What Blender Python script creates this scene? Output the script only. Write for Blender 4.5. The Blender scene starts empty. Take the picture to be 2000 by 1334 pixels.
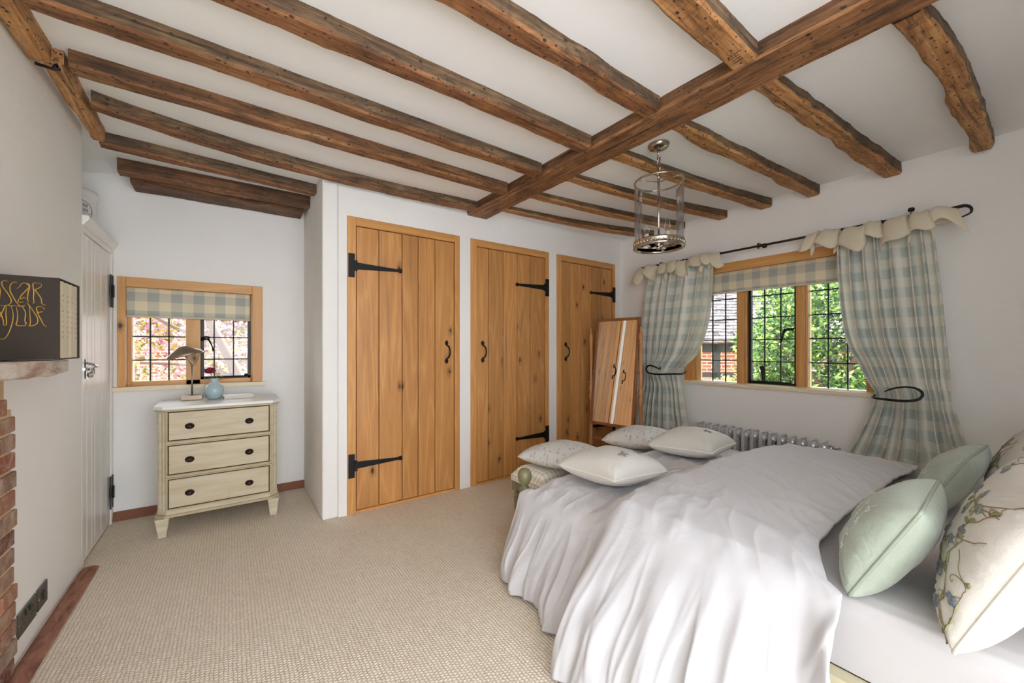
import bpy, math, random
from mathutils import Vector, Matrix, noise, Euler
random.seed(7)
R=math.radians
sc=bpy.context.scene
COL=sc.collection
# ------------------------------------------------------------------ camera (2000x1334 reference)
FPX=775.0; VA=R(54.6); SA,CA=math.sin(VA),math.cos(VA); EYE=1.15
cam=bpy.data.cameras.new('camera'); co=bpy.data.objects.new('camera',cam); COL.objects.link(co)
co.location=(0,0,EYE); co.rotation_euler=(R(90),0,VA-R(90))
cam.sensor_width=36; cam.lens=FPX/2000*36; cam.shift_y=0.0065; cam.clip_start=.02
sc.camera=co
def dl(d,r,z=0): return Vector((d*CA+r*SA, d*SA-r*CA, z))     # distance ahead / sideways of the room's viewpoint -> world
# ------------------------------------------------------------------ mesh builder
class MB:
    def __init__(s): s.v=[]; s.f=[]; s.m=[]; s.uv=[]; s.r=[]; s.hasuv=False
    def face(s,idx,mi=0,uv=None,rnd=0.0):
        s.f.append(tuple(idx)); s.m.append(mi); s.uv.append(uv); s.r.append(rnd)
        if uv: s.hasuv=True
    def box(s,lo,hi,mi=0,rnd=0.0,M=None):
        b=len(s.v)
        for x in (lo[0],hi[0]):
            for y in (lo[1],hi[1]):
                for z in (lo[2],hi[2]):
                    p=Vector((x,y,z)); s.v.append(M@p if M else p)
        for q in ((0,1,3,2),(4,6,7,5),(0,4,5,1),(2,3,7,6),(0,2,6,4),(1,5,7,3)): s.face([b+i for i in q],mi,None,rnd)
    def grid(s,fn,nu,nv,mi=0,uvf=None,closeu=False,flip=False):
        b=len(s.v); cu=nu if closeu else nu+1
        for j in range(nv+1):
            for i in range(cu): s.v.append(Vector(fn(i/nu,j/nv)))
        for j in range(nv):
            for i in range(nu):
                i2=(i+1)%cu if closeu else i+1
                q=[b+j*cu+i,b+j*cu+i2,b+(j+1)*cu+i2,b+(j+1)*cu+i]
                uv=None
                if uvf: uv=[uvf(i/nu,j/nv),uvf((i+1)/nu,j/nv),uvf((i+1)/nu,(j+1)/nv),uvf(i/nu,(j+1)/nv)]
                if flip: q=q[::-1]; uv=uv[::-1] if uv else None
                s.face(q,mi,uv)
    def tube(s,pts,rad,n=8,mi=0,closed=False,cap=True,flat=None):
        pts=[Vector(p) for p in pts]; N=len(pts); b=len(s.v)
        rr=rad if isinstance(rad,(list,tuple)) else [rad]*N
        up=None
        for k in range(N):
            if closed: t=pts[(k+1)%N]-pts[k-1]
            else: t=pts[min(k+1,N-1)]-pts[max(k-1,0)]
            t=t.normalized() if t.length>1e-9 else Vector((0,0,1))
            if up is None:
                up=Vector((0,0,1)) if abs(t.z)<.9 else Vector((1,0,0))
            a=(up-t*up.dot(t)); a=a.normalized() if a.length>1e-6 else t.orthogonal().normalized()
            up=a; c=t.cross(a)
            for i in range(n):
                th=2*math.pi*i/n
                s.v.append(pts[k]+a*(rr[k]*math.cos(th)*(flat or 1))+c*(rr[k]*math.sin(th)))
        M=N if closed else N-1
        for k in range(M):
            k2=(k+1)%N
            for i in range(n): s.face([b+k*n+i,b+k*n+(i+1)%n,b+k2*n+(i+1)%n,b+k2*n+i],mi)
        if not closed and cap:
            s.face([b+i for i in range(n)][::-1],mi); s.face([b+(N-1)*n+i for i in range(n)],mi)
    def lathe(s,prof,c=(0,0,0),n=20,M=None,mi=0):
        b=len(s.v); c=Vector(c)
        for (r,z) in prof:
            for i in range(n):
                th=2*math.pi*i/n; p=Vector((r*math.cos(th),r*math.sin(th),z))
                if M: p=M@p
                s.v.append(c+p)
        for k in range(len(prof)-1):
            for i in range(n): s.face([b+k*n+i,b+k*n+(i+1)%n,b+(k+1)*n+(i+1)%n,b+(k+1)*n+i],mi)
        if prof[0][0]>1e-5: s.face([b+i for i in range(n)][::-1],mi)
        if prof[-1][0]>1e-5: s.face([b+(len(prof)-1)*n+i for i in range(n)],mi)
    def prism(s,poly,a,bb,axis='y',mi=0,rnd=0.0):
        # poly: list of 2d points; extruded between a and bb on axis
        def P(p,t):
            return Vector((p[0],t,p[1])) if axis=='y' else (Vector((t,p[0],p[1])) if axis=='x' else Vector((p[0],p[1],t)))
        b=len(s.v); n=len(poly)
        s.v+= [P(p,a) for p in poly]+[P(p,bb) for p in poly]
        s.face(list(range(b,b+n)),mi,None,rnd); s.face(list(range(b+n,b+2*n))[::-1],mi,None,rnd)
        for i in range(n): s.face([b+i,b+n+i,b+n+(i+1)%n,b+(i+1)%n],mi,None,rnd)
    def build(s,name,mats,parent=None,smooth=False,bevel=0,loc=None,rot=None,solid=0,sub=0,soff=0):
        me=bpy.data.meshes.new(name); me.from_pydata([tuple(v) for v in s.v],[],s.f); 
        if not isinstance(mats,(list,tuple)): mats=[mats]
        for m in mats: me.materials.append(m)
        me.polygons.foreach_set('material_index',s.m)
        if smooth: me.polygons.foreach_set('use_smooth',[True]*len(s.f))
        if s.hasuv:
            L=me.uv_layers.new(name='UVMap').data; k=0
            for f,uv in zip(s.f,s.uv):
                for i in range(len(f)):
                    if uv: L[k].uv=uv[i]
                    k+=1
        if any(s.r):
            at=me.attributes.new('rnd','FLOAT','FACE'); at.data.foreach_set('value',s.r)
        import bmesh
        if not s.hasuv:
            bm=bmesh.new(); bm.from_mesh(me); bmesh.ops.recalc_face_normals(bm,faces=bm.faces); bm.to_mesh(me); bm.free()
        me.update()
        o=bpy.data.objects.new(name,me); COL.objects.link(o)
        if parent: o.parent=parent
        if loc is not None: o.location=loc
        if rot is not None: o.rotation_euler=rot
        if solid:
            m=o.modifiers.new('thick','SOLIDIFY'); m.thickness=solid; m.offset=soff
        if bevel:
            m=o.modifiers.new('edge','BEVEL'); m.width=bevel; m.segments=2; m.limit_method='ANGLE'; m.angle_limit=R(40)
        if sub:
            m=o.modifiers.new('smooth','SUBSURF'); m.levels=sub; m.render_levels=sub
        return o
def tag(o,label=None,cat=None,group=None,kind=None):
    if label: o['label']=label
    if cat: o['category']=cat
    if group: o['group']=group
    if kind: o['kind']=kind
    return o
def empty(name,loc,label,cat,group=None,kind=None,rot=(0,0,0)):
    o=bpy.data.objects.new(name,None); COL.objects.link(o); o.location=loc; o.rotation_euler=rot; o.empty_display_size=.05
    o['base']=1
    del o['base']
    return tag(o,label,cat,group,kind)
def interp(pts,x):
    pts=sorted(pts)
    if x<=pts[0][0]: return pts[0][1]
    if x>=pts[-1][0]: return pts[-1][1]
    for k in range(len(pts)-1):
        if pts[k][0]<=x<=pts[k+1][0]:
            x0,y0=pts[k]; x1,y1=pts[k+1]
            m0=(pts[k+1][1]-pts[k-1][1])/(pts[k+1][0]-pts[k-1][0]) if k>0 else (y1-y0)/(x1-x0)
            m1=(pts[k+2][1]-pts[k][1])/(pts[k+2][0]-pts[k][0]) if k+2<len(pts) else (y1-y0)/(x1-x0)
            h=x1-x0; t=(x-x0)/h
            return (2*t**3-3*t*t+1)*y0+(t**3-2*t*t+t)*h*m0+(-2*t**3+3*t*t)*y1+(t**3-t*t)*h*m1
def sstep(a,b,x):
    t=max(0,min(1,(x-a)/(b-a))); return t*t*(3-2*t)
def nz(x,y=0,z=0): return noise.noise(Vector((x,y,z)))
# ------------------------------------------------------------------ materials
def srgb(r,g,b):
    f=lambda c:(c/255/12.92) if c/255<=.04045 else ((c/255+.055)/1.055)**2.4
    return (f(r),f(g),f(b),1)
class NT:
    def __init__(s,name):
        s.mat=bpy.data.materials.new(name); s.mat.use_nodes=True; s.t=s.mat.node_tree; s.t.nodes.clear()
        s.out=s.t.nodes.new('ShaderNodeOutputMaterial')
    def n(s,typ,inp=None,**kw):
        nd=s.t.nodes.new('ShaderNode'+typ)
        for k,v in kw.items(): setattr(nd,k,v)
        for k,v in (inp or {}).items(): s.set(nd,k,v)
        return nd
    def set(s,nd,k,v):
        i=nd.inputs[k]
        if hasattr(v,'bl_idname') and not isinstance(v,bpy.types.NodeSocket): v=v.outputs[0]
        if isinstance(v,bpy.types.NodeSocket): s.t.links.new(v,i)
        else: i.default_value=v
    def math(s,op,a,b=None,c=None):
        nd=s.t.nodes.new('ShaderNodeMath'); nd.operation=op; s.set(nd,0,a)
        if b is not None: s.set(nd,1,b)
        if c is not None: s.set(nd,2,c)
        return nd.outputs[0]
    def ramp(s,fac,stops,interp='LINEAR'):
        nd=s.t.nodes.new('ShaderNodeValToRGB'); nd.color_ramp.interpolation=interp
        e=nd.color_ramp.elements
        while len(e)<len(stops): e.new(.5)
        for el,(p,c) in zip(e,stops): el.position=p; el.color=c if len(c)==4 else (*c,1)
        s.set(nd,0,fac); return nd.outputs[0]
    def mix(s,fac,a,b,typ='MIX'):
        nd=s.t.nodes.new('ShaderNodeMix'); nd.data_type='RGBA'; nd.blend_type=typ
        s.set(nd,0,fac); s.set(nd,6,a); s.set(nd,7,b); return nd.outputs[2]
    def coord(s,kind='Object',scale=(1,1,1),loc=(0,0,0),rot=(0,0,0)):
        tc=s.t.nodes.new('ShaderNodeTexCoord'); mp=s.t.nodes.new('ShaderNodeMapping')
        s.t.links.new(tc.outputs[kind],mp.inputs[0]); mp.inputs['Scale'].default_value=scale; mp.inputs['Location'].default_value=loc; mp.inputs['Rotation'].default_value=rot
        return mp.outputs[0]
    def noise(s,vec,scale=5,detail=4,rough=.5,dist=0):
        nd=s.n('TexNoise',{'Scale':scale,'Detail':detail,'Roughness':rough,'Distortion':dist}); s.set(nd,'Vector',vec); return nd.outputs['Fac']
    def voro(s,vec,scale=5,feature='F1',out='Distance',rand=1):
        nd=s.n('TexVoronoi',{'Scale':scale,'Randomness':rand},feature=feature); s.set(nd,'Vector',vec); return nd.outputs[out]
    def bump(s,h,strength=.3,dist=.01):
        return s.n('Bump',{'Height':h,'Strength':strength,'Distance':dist}).outputs[0]
    def pbr(s,col,rough=.6,metal=0,normal=None,**kw):
        nd=s.n('BsdfPrincipled',{'Base Color':col,'Roughness':rough,'Metallic':metal})
        if normal is not None: s.set(nd,'Normal',normal)
        for k,v in kw.items(): s.set(nd,k.replace('_',' '),v)
        s.t.links.new(nd.outputs[0],s.out.inputs[0]); s.sh=nd; return s.mat
def simple(name,col,rough=.5,metal=0,bumpscale=0,bs=.2):
    t=NT(name)
    nm=None; c=col
    v=t.coord()
    if bumpscale:
        nm=t.bump(t.noise(v,bumpscale,4),bs,.004)
    nn=t.noise(v,14,4)
    c=t.mix(t.math('MULTIPLY',nn,.22),col,(col[0]*.7,col[1]*.7,col[2]*.7,1))
    return t.pbr(c,rough,metal,nm)
def m_plaster(name,col,bs=.35):
    t=NT(name); v=t.coord()
    h=t.math('ADD',t.math('MULTIPLY',t.noise(v,3.0,3),1.6),t.math('ADD',t.math('MULTIPLY',t.noise(v,26,6,.6),.35),t.math('MULTIPLY',t.noise(v,140,3),.08)))
    c=t.mix(t.ramp(t.noise(v,1.6,5),[(.35,(0,0,0)),(.75,(1,1,1))]),col,(col[0]*.95,col[1]*.945,col[2]*.93,1))
    return t.pbr(c,.85,0,t.bump(h,bs,.02))
def m_beam(name,cols,hole=1.0,cross=.3,blot=.66):
    t=NT(name)
    vs=t.coord(scale=(1.1,22,22)); 
    g=t.noise(vs,2.6,9,.68,.8); big=t.noise(t.coord(scale=(1.4,4,4)),2.2,7,.7,.5); fine=t.noise(t.coord(scale=(14,60,60)),2,4,.6)
    f=t.math('ADD',t.math('ADD',t.math('MULTIPLY',g,.50),t.math('MULTIPLY',big,.42)),t.math('MULTIPLY',fine,.10))
    c=t.ramp(f,[(.38,cols[0]),(.47,cols[1]),(.55,cols[2]),(.66,cols[3])])
    # irregular saw and adze marks across the timber
    sw=t.noise(t.coord(scale=(26,2.2,2.2)),2.4,3,.55,.3)
    sm=t.math('MULTIPLY',t.ramp(sw,[(.52,(0,0,0)),(.66,(1,1,1))]),t.ramp(t.noise(t.coord(scale=(1.2,2,2)),2.5,3),[(.42,(0,0,0)),(.62,(1,1,1))]))
    c=t.mix(t.math('MULTIPLY',sm,cross),c,(.06,.036,.02,1))
    bl=t.ramp(t.noise(t.coord(scale=(3.0,9,9)),1.9,6,.7,.7),[(.54,(0,0,0)),(.63,(1,1,1))])
    c=t.mix(t.math('MULTIPLY',bl,blot),c,(.05,.028,.015,1))
    pale=t.ramp(t.noise(t.coord(scale=(2.0,14,14),loc=(3,1,2)),2.1,6,.7,.4),[(.60,(0,0,0)),(.72,(1,1,1))])
    c=t.mix(t.math('MULTIPLY',pale,.35),c,srgb(176,156,130))
    hm=None
    for sc_,th,ch in ((20.0,.17,.26),(42.0,.24,.38)):
        vo=t.n('TexVoronoi',{'Scale':sc_}); t.set(vo,'Vector',t.coord(scale=(1,1.6,1.6)))
        sep=t.n('SeparateColor'); t.set(sep,0,vo.outputs['Color'])
        h1=t.math('MULTIPLY',t.math('LESS_THAN',vo.outputs['Distance'],th),t.math('GREATER_THAN',sep.outputs[0],1-ch*hole))
        hm=h1 if hm is None else t.math('MAXIMUM',hm,h1)
    c=t.mix(t.math('MULTIPLY',hm,.9),c,(.012,.008,.005,1))
    cr=t.ramp(t.noise(t.coord(scale=(.7,26,26)),1.7,4,.55,.4),[(.31,(1,1,1)),(.36,(0,0,0))])
    c=t.mix(t.math('MULTIPLY',cr,.8),c,(.03,.018,.01,1))
    h=t.math('SUBTRACT',t.math('ADD',t.math('MULTIPLY',g,.6),t.math('MULTIPLY',sw,.35)),t.math('ADD',hm,t.math('MULTIPLY',cr,.9)))
    return t.pbr(c,.66,0,t.bump(h,.8,.007))
M={}
M['wall']=m_plaster('white_plaster',srgb(238,236,233))
M['ceil']=m_plaster('white_ceiling',srgb(243,243,243),.15)
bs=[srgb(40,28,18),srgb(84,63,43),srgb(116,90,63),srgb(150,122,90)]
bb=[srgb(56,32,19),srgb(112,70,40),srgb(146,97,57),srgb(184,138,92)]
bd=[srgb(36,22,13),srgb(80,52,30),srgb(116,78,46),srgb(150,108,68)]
M['beam_side']=m_beam('old_oak_grey_brown_side',bs,.35,.38)
M['beam_under']=m_beam('old_oak_orange_underside',bb,1.3,.22)  # joist undersides more orange, sides greyer brown
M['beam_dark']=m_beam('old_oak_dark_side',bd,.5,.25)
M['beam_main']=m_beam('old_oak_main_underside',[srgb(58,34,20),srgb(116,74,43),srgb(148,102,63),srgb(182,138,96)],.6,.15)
bl_=[srgb(86,54,30),srgb(154,106,62),srgb(190,138,86),srgb(216,174,122)]
M['beam_light']=m_beam('old_oak_light',bl_,1.0,.42,.42)
def m_oak(name,a,b,cdark,axis='z',knots=1.0,rough=.42,var=1.0):
    t=NT(name)
    at=t.n('Attribute',attribute_name='rnd'); rn=at.outputs['Fac']
    ax={'z':2,'x':0,'y':1}[axis]
    def sc3(c,l): 
        v=[c,c,c]; v[ax]=l; return tuple(v)
    cmb=t.n('CombineXYZ',{0:t.math('MULTIPLY',rn,37.0),1:t.math('MULTIPLY',rn,91.0),2:t.math('MULTIPLY',rn,53.0)})
    def shifted(scale):
        va=t.n('VectorMath',operation='ADD'); t.set(va,0,t.coord(scale=scale)); t.set(va,1,cmb.outputs[0]); return va.outputs[0]
    nn=t.noise(shifted(sc3(6.5,.55)),1.0,2,.45,.25)
    rings=t.math('PINGPONG',t.math('MULTIPLY',nn,17.0),1.0)
    ring=t.math('POWER',rings,2.2)
    fib=t.noise(shifted(sc3(80,2.2)),2.0,5,.62)
    f=t.math('ADD',t.math('MULTIPLY',ring,.24),t.math('MULTIPLY',fib,.76))
    c=t.ramp(f,[(.20,b),(.46,tuple((x+y)/2 for x,y in zip(a,b))),(.66,a)])
    tone=t.ramp(rn,[(0,(1-.30*var,1-.32*var,1-.36*var)),(.35,(1.0,.99,.97)),(.6,(1-.12*var,1-.15*var,1-.2*var)),(.8,(1.0,1.0,1.0)),(1,(1-.2*var,1-.2*var,1-.22*var))])
    c=t.mix(1.0,c,tone,'MULTIPLY')
    blot=t.ramp(t.noise(shifted(sc3(5,.9)),1.1,4,.6,.8),[(.55,(0,0,0)),(.75,(1,1,1))])
    c=t.mix(t.math('MULTIPLY',blot,.3),c,cdark)
    # long grey shakes
    gs=t.ramp(t.noise(shifted(sc3(9,.5)),1.2,3,.5,.5),[(.655,(0,0,0)),(.70,(1,1,1))])
    c=t.mix(t.math('MULTIPLY',gs,.55),c,srgb(132,112,84))
    sk=t.n('SeparateXYZ'); t.set(sk,0,shifted({'z':(1,.5,.5),'x':(.5,.5,1),'y':(.5,.5,1)}[axis]))
    ck=t.n('CombineXYZ',{0:sk.outputs[1 if axis=='y' else 0],1:sk.outputs[2]})
    vo=t.n('TexVoronoi',{'Scale':5.6},voronoi_dimensions='2D'); t.set(vo,'Vector',ck.outputs[0])
    sep=t.n('SeparateColor'); t.set(sep,0,vo.outputs['Color'])
    on=t.math('GREATER_THAN',sep.outputs[0],1-.42*knots)
    wob=t.math('ADD',vo.outputs['Distance'],t.math('MULTIPLY',t.math('SUBTRACT',t.noise(shifted((14,14,14)),2,3),.5),.16))
    kk=t.math('MULTIPLY',t.ramp(wob,[(.03,(1,1,1)),(.17,(0,0,0))]),on)
    c=t.mix(t.math('MULTIPLY',kk,.62),c,srgb(104,64,32))
    kc=t.math('MULTIPLY',t.ramp(wob,[(.01,(1,1,1)),(.065,(0,0,0))]),on)
    c=t.mix(kc,c,srgb(50,30,16))
    return t.pbr(c,rough,0,t.bump(f,.12,.003))
M['oak']=m_oak('oak_planks',srgb(214,158,96),srgb(182,124,68),srgb(142,90,46))
M['pine']=m_oak('pine_frame',srgb(222,166,100),srgb(198,138,76),srgb(180,118,62),knots=.8)
M['pine_h']=m_oak('pine_frame_across',srgb(222,166,100),srgb(198,138,76),srgb(180,118,62),axis='x',knots=.8)
M['pine_y']=m_oak('pine_window_across',srgb(224,172,104),srgb(206,148,84),srgb(190,130,70),axis='y',knots=.5)
M['pine_w']=m_oak('pine_window',srgb(224,172,104),srgb(206,148,84),srgb(190,130,70),axis='z',knots=.4)
M['pine_wx']=m_oak('pine_window_rail',srgb(224,172,104),srgb(206,148,84),srgb(190,130,70),axis='x',knots=.4)
M['mirrorwood']=m_oak('stained_pine_turned',srgb(206,148,98),srgb(180,118,72),srgb(150,96,56),knots=.2,rough=.35,var=.3)
M['sill']=simple('limed_sill',srgb(236,220,188),.5)
M['iron']=simple('black_iron',srgb(34,34,36),.42,.6,60,.4)
M['polemetal']=simple('dark_bronze_iron',srgb(52,46,44),.4,.7,60,.3)
M['lead']=simple('lead_came',srgb(40,40,44),.5,.3)
M['blackframe']=simple('black_window_metal',srgb(28,28,30),.4,.3)
M['white_satin']=simple('white_satin_paint',srgb(236,234,228),.28)
M['white_top']=simple('white_gloss_top',srgb(226,226,222),.3)
M['plastic']=simple('white_plastic',srgb(226,224,222),.45)
M['nickel']=simple('polished_nickel',srgb(190,180,165),.16,1.0)
M['chrome']=simple('chrome',srgb(200,200,200),.15,1.0)
M['steelgrey']=simple('brushed_steel_plate',srgb(96,95,92),.38,.9)
M['switchdark']=simple('dark_switch',srgb(36,35,34),.4)
M['mirrorframe']=m_oak('brown_mirror_moulding',srgb(150,96,54),srgb(122,74,40),srgb(96,56,30),knots=.2,rough=.35,var=.3)
M['radiator']=simple('silver_radiator',srgb(222,223,226),.28,.4)
M['candle']=simple('cream_candle_sleeve',srgb(222,214,184),.5)
M['brass']=simple('antique_brass',srgb(140,114,76),.35,.85)
M['pewter']=simple('pewter',srgb(150,136,116),.36,.75)
M['ceramic']=simple('blue_grey_ceramic',srgb(170,192,194),.22)
M['paper']=simple('paper_pages',srgb(228,222,208),.7)
M['bookcloth']=simple('pale_book_cover',srgb(232,228,222),.5)
M['spine']=simple('cream_book_spine',srgb(214,202,176),.6)
M['spine2']=simple('aged_cream_book_spine',srgb(200,190,166),.6)
M['casebrown']=simple('dark_brown_case',srgb(46,34,24),.75)
M['gold']=simple('gold_foil',srgb(178,134,48),.4,.35)
M['faint']=simple('faded_print',srgb(172,160,136),.6)
M['ink']=simple('grey_ink',srgb(96,92,90),.6)
M['petal']=simple('crimson_petal',srgb(132,26,48),.6)
M['leafgreen']=simple('rose_leaf',srgb(92,150,48),.5)
M['stem']=simple('rose_stem',srgb(74,110,50),.5)
M['greenpaint']=simple('sage_grey_painted_wood',srgb(122,116,86),.34)
M['bedpaint']=simple('cream_bed_paint',srgb(206,196,164),.4)
M['skirt']=simple('brown_skirting',srgb(128,78,50),.55)
M['knobbronze']=simple('dark_bronze_knob',srgb(52,38,32),.35,.6)
M['dirtbrown']=simple('bark',srgb(78,58,48),.8,0,20,.8)
def m_distress():
    t=NT('distressed_cream_paint'); v=t.coord(); vh=t.coord(scale=(1.5,8,12))
    c=t.ramp(t.noise(vh,2.2,6,.6,.3),[(.36,srgb(202,194,172)),(.54,srgb(222,216,198)),(.72,srgb(232,228,214))])
    w=t.ramp(t.noise(v,7,8,.72),[(.60,(0,0,0)),(.72,(1,1,1))])
    c=t.mix(t.math('MULTIPLY',w,.6),c,srgb(168,148,98))
    geo=t.n('NewGeometry'); 
    e=t.ramp(geo.outputs['Pointiness'],[(.50,(0,0,0)),(.57,(1,1,1))])  # pointiness picks raised edges, where the paint is worn
    c=t.mix(t.math('MULTIPLY',e,.5),c,srgb(170,146,96))
    return t.pbr(c,.5,0,t.bump(t.noise(v,60,4),.12,.002))
M['chest']=m_distress()
M['chesttrim']=simple('worn_chest_moulding',srgb(186,172,136),.5,0,40,.2)
M['chestgap']=simple('dark_gap_line',srgb(62,46,30),.8)
def m_carpet():
    t=NT('ribbed_loop_carpet')
    va=t.coord(scale=(1,1,1)); 
    wob=t.n('TexNoise',{'Scale':30.0,'Detail':2.0}); t.set(wob,'Vector',va)
    vm=t.n('VectorMath',operation='MULTIPLY_ADD'); t.set(vm,0,wob.outputs['Color']); vm.inputs[1].default_value=(.011,.011,0); t.set(vm,2,va)
    sx=t.n('SeparateXYZ'); t.set(sx,0,vm.outputs[0])
    X=sx.outputs[0]; Y=sx.outputs[1]
    col=t.math('FLOOR',t.math('DIVIDE',X,.0135))
    rib=t.math('ABSOLUTE',t.math('SINE',t.math('MULTIPLY',X,math.pi/.0135)))
    yy=t.math('ADD',t.math('MULTIPLY',Y,math.pi/.013),t.math('MULTIPLY',col,1.57))
    loop=t.math('ABSOLUTE',t.math('SINE',yy))
    h=t.math('MULTIPLY',t.math('POWER',rib,.6),t.math('ADD',t.math('MULTIPLY',loop,.6),.4))
    cell=t.n('TexVoronoi',{'Scale':75.0}); t.set(cell,'Vector',va)
    sp=t.n('SeparateColor'); t.set(sp,0,cell.outputs['Color'])
    c=t.ramp(h,[(.05,srgb(192,176,156)),(.35,srgb(226,214,196)),(1,srgb(236,226,210))])
    c=t.mix(t.math('MULTIPLY',sp.outputs[0],.25),c,srgb(180,160,136))
    c=t.mix(t.math('MULTIPLY',t.ramp(t.noise(va,1.3,4),[(.4,(0,0,0)),(.7,(1,1,1))]),.14),c,srgb(190,164,130))
    return t.pbr(c,.95,0,t.bump(h,.6,.005))
M['carpet']=m_carpet()
def m_gingham(name,per,transl=.3,coord='UV',cols=None):
    t=NT(name); v=t.coord(coord)
    s=t.n('SeparateXYZ'); t.set(s,0,v)
    def band(o):
        x=t.math('PINGPONG',t.math('DIVIDE',o,per),.5); return t.math('GREATER_THAN',x,.25)
    f=t.math('MULTIPLY',t.math('ADD',band(s.outputs[0]),band(s.outputs[1])),.5)
    cols=cols or [srgb(252,248,238),srgb(241,241,233),srgb(214,221,215)]
    c=t.ramp(f,[(0,cols[0]),(.34,cols[1]),(.84,cols[2])],'CONSTANT')
    weave=t.noise(t.coord(coord,scale=(1,.25,1)),420,2)
    c=t.mix(t.math('MULTIPLY',weave,.14),c,(1,1,1,1))
    d=t.n('BsdfPrincipled',{'Base Color':c,'Roughness':.75,'Sheen Weight':.15,'Normal':t.bump(t.noise(t.coord('Object'),24,3),.12,.01)})
    if transl:
        tr=t.n('BsdfTranslucent',{'Color':c}); mx=t.n('MixShader',{0:transl}); t.set(mx,1,d); t.set(mx,2,tr); t.t.links.new(mx.outputs[0],t.out.inputs[0])
    else: t.t.links.new(d.outputs[0],t.out.inputs[0])
    return t.mat
M['gingham']=m_gingham('blue_cream_check_cloth',.125,.33)
M['gingham_blind']=m_gingham('check_blind_cloth',.125,.22,'UV',[srgb(234,222,192),srgb(208,202,182),srgb(172,175,166)])
M['gingham_small']=m_gingham('small_check_seat',.032,0,'UV',[srgb(236,230,216),srgb(220,212,194),srgb(196,186,166)])
def m_cloth(name,col,transl=.0,wr=.25,sc_=30,sheen=.1):
    t=NT(name); v=t.coord()
    h=t.math('ADD',t.noise(v,sc_,4,.55,.6),t.math('MULTIPLY',t.noise(v,700,1),.06))
    d=t.n('BsdfPrincipled',{'Base Color':col,'Roughness':.8,'Sheen Weight':sheen,'Normal':t.bump(h,wr,.008)})
    if transl:
        tr=t.n('BsdfTranslucent',{'Color':col}); mx=t.n('MixShader',{0:transl}); t.set(mx,1,d); t.set(mx,2,tr); t.t.links.new(mx.outputs[0],t.out.inputs[0])
    else: t.t.links.new(d.outputs[0],t.out.inputs[0])
    return t.mat
M['lining']=m_cloth('cream_curtain_lining',srgb(236,228,206),.25,.2)
M['duvet']=m_cloth('white_cotton',srgb(198,196,199),0,.25,16)
M['sheet']=m_cloth('white_sheet',srgb(190,187,188),0,.15,12)
M['linen']=m_cloth('pale_linen',srgb(204,200,192),0,.3,40)
M['sage']=m_cloth('sage_satin',srgb(162,172,158),0,.6,30,.25)
M['sagepipe']=m_cloth('sage_piping',srgb(150,159,144),0,.1)
M['whitepipe']=m_cloth('white_piping',srgb(222,218,208),0,.1)
M['embgrey']=simple('grey_thread',srgb(134,130,132),.6)
M['embblue']=simple('blue_grey_thread',srgb(120,136,150),.6)
M['embgreen']=simple('olive_thread',srgb(132,132,88),.6)
M['embbrown']=simple('brown_thread',srgb(140,114,88),.6)
M['embsage']=simple('pale_sage_thread',srgb(196,204,192),.5)
def m_sprig():
    t=NT('sprig_print_cotton'); v=t.coord('UV')
    vo=t.n('TexVoronoi',{'Scale':26.0,'Randomness':.85},voronoi_dimensions='2D'); t.set(vo,'Vector',v)
    df=t.n('VectorMath',operation='SUBTRACT'); sv=t.n('VectorMath',operation='SCALE'); t.set(sv,0,v); sv.inputs['Scale'].default_value=1.0
    t.set(df,0,v); t.set(df,1,vo.outputs['Position'])
    s=t.n('SeparateXYZ'); t.set(s,0,df.outputs[0])
    sp=t.n('SeparateColor'); t.set(sp,0,vo.outputs['Color'])
    ang=t.math('ADD',t.math('ARCTAN2',s.outputs[1],s.outputs[0]),t.math('MULTIPLY',sp.outputs[1],6.28))
    pet=t.math('ADD',t.math('MULTIPLY',t.math('ABSOLUTE',t.math('COSINE',t.math('MULTIPLY',ang,2.5))),.17),t.math('MULTIPLY',sp.outputs[2],.12))
    m=t.math('MULTIPLY',t.math('LESS_THAN',vo.outputs['Distance'],pet),t.math('GREATER_THAN',sp.outputs[0],.3))
    fc=t.ramp(sp.outputs[1],[(0,srgb(150,152,162)),(.4,srgb(176,168,170)),(.7,srgb(164,168,148)),(1,srgb(190,178,160))],'CONSTANT')
    c=t.mix(t.math('MULTIPLY',m,.8),srgb(212,211,208),fc)
    st=t.math('LESS_THAN',t.math('ABSOLUTE',t.math('SUBTRACT',t.noise(v,22,2),.5)),.006)
    c=t.mix(t.math('MULTIPLY',st,.45),c,srgb(170,172,152))
    return t.pbr(c,.8,0,t.bump(t.noise(t.coord(),45,4),.3,.008))
M['sprig']=m_sprig()
def m_glass(name,fres=1.45,tint=(1,1,1,1),rough=0.0,amt=1.0):
    t=NT(name); tr=t.n('BsdfTransparent',{'Color':tint}); gl=t.n('BsdfGlossy',{'Roughness':rough}); fr=t.n('Fresnel',{'IOR':fres})
    mx=t.n('MixShader',{0:fr.outputs[0]}); t.set(mx,1,tr); t.set(mx,2,gl); t.set(mx,0,t.math('MULTIPLY',fr.outputs[0],amt)); t.t.links.new(mx.outputs[0],t.out.inputs[0]); return t.mat
M['glass']=m_glass('window_glass')
M['lampglass']=m_glass('clear_lantern_glass',1.35,amt=.75)
t=NT('mirror_glass'); M['mirror']=t.pbr((.9,.9,.9,1),.0,1.0)
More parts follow.
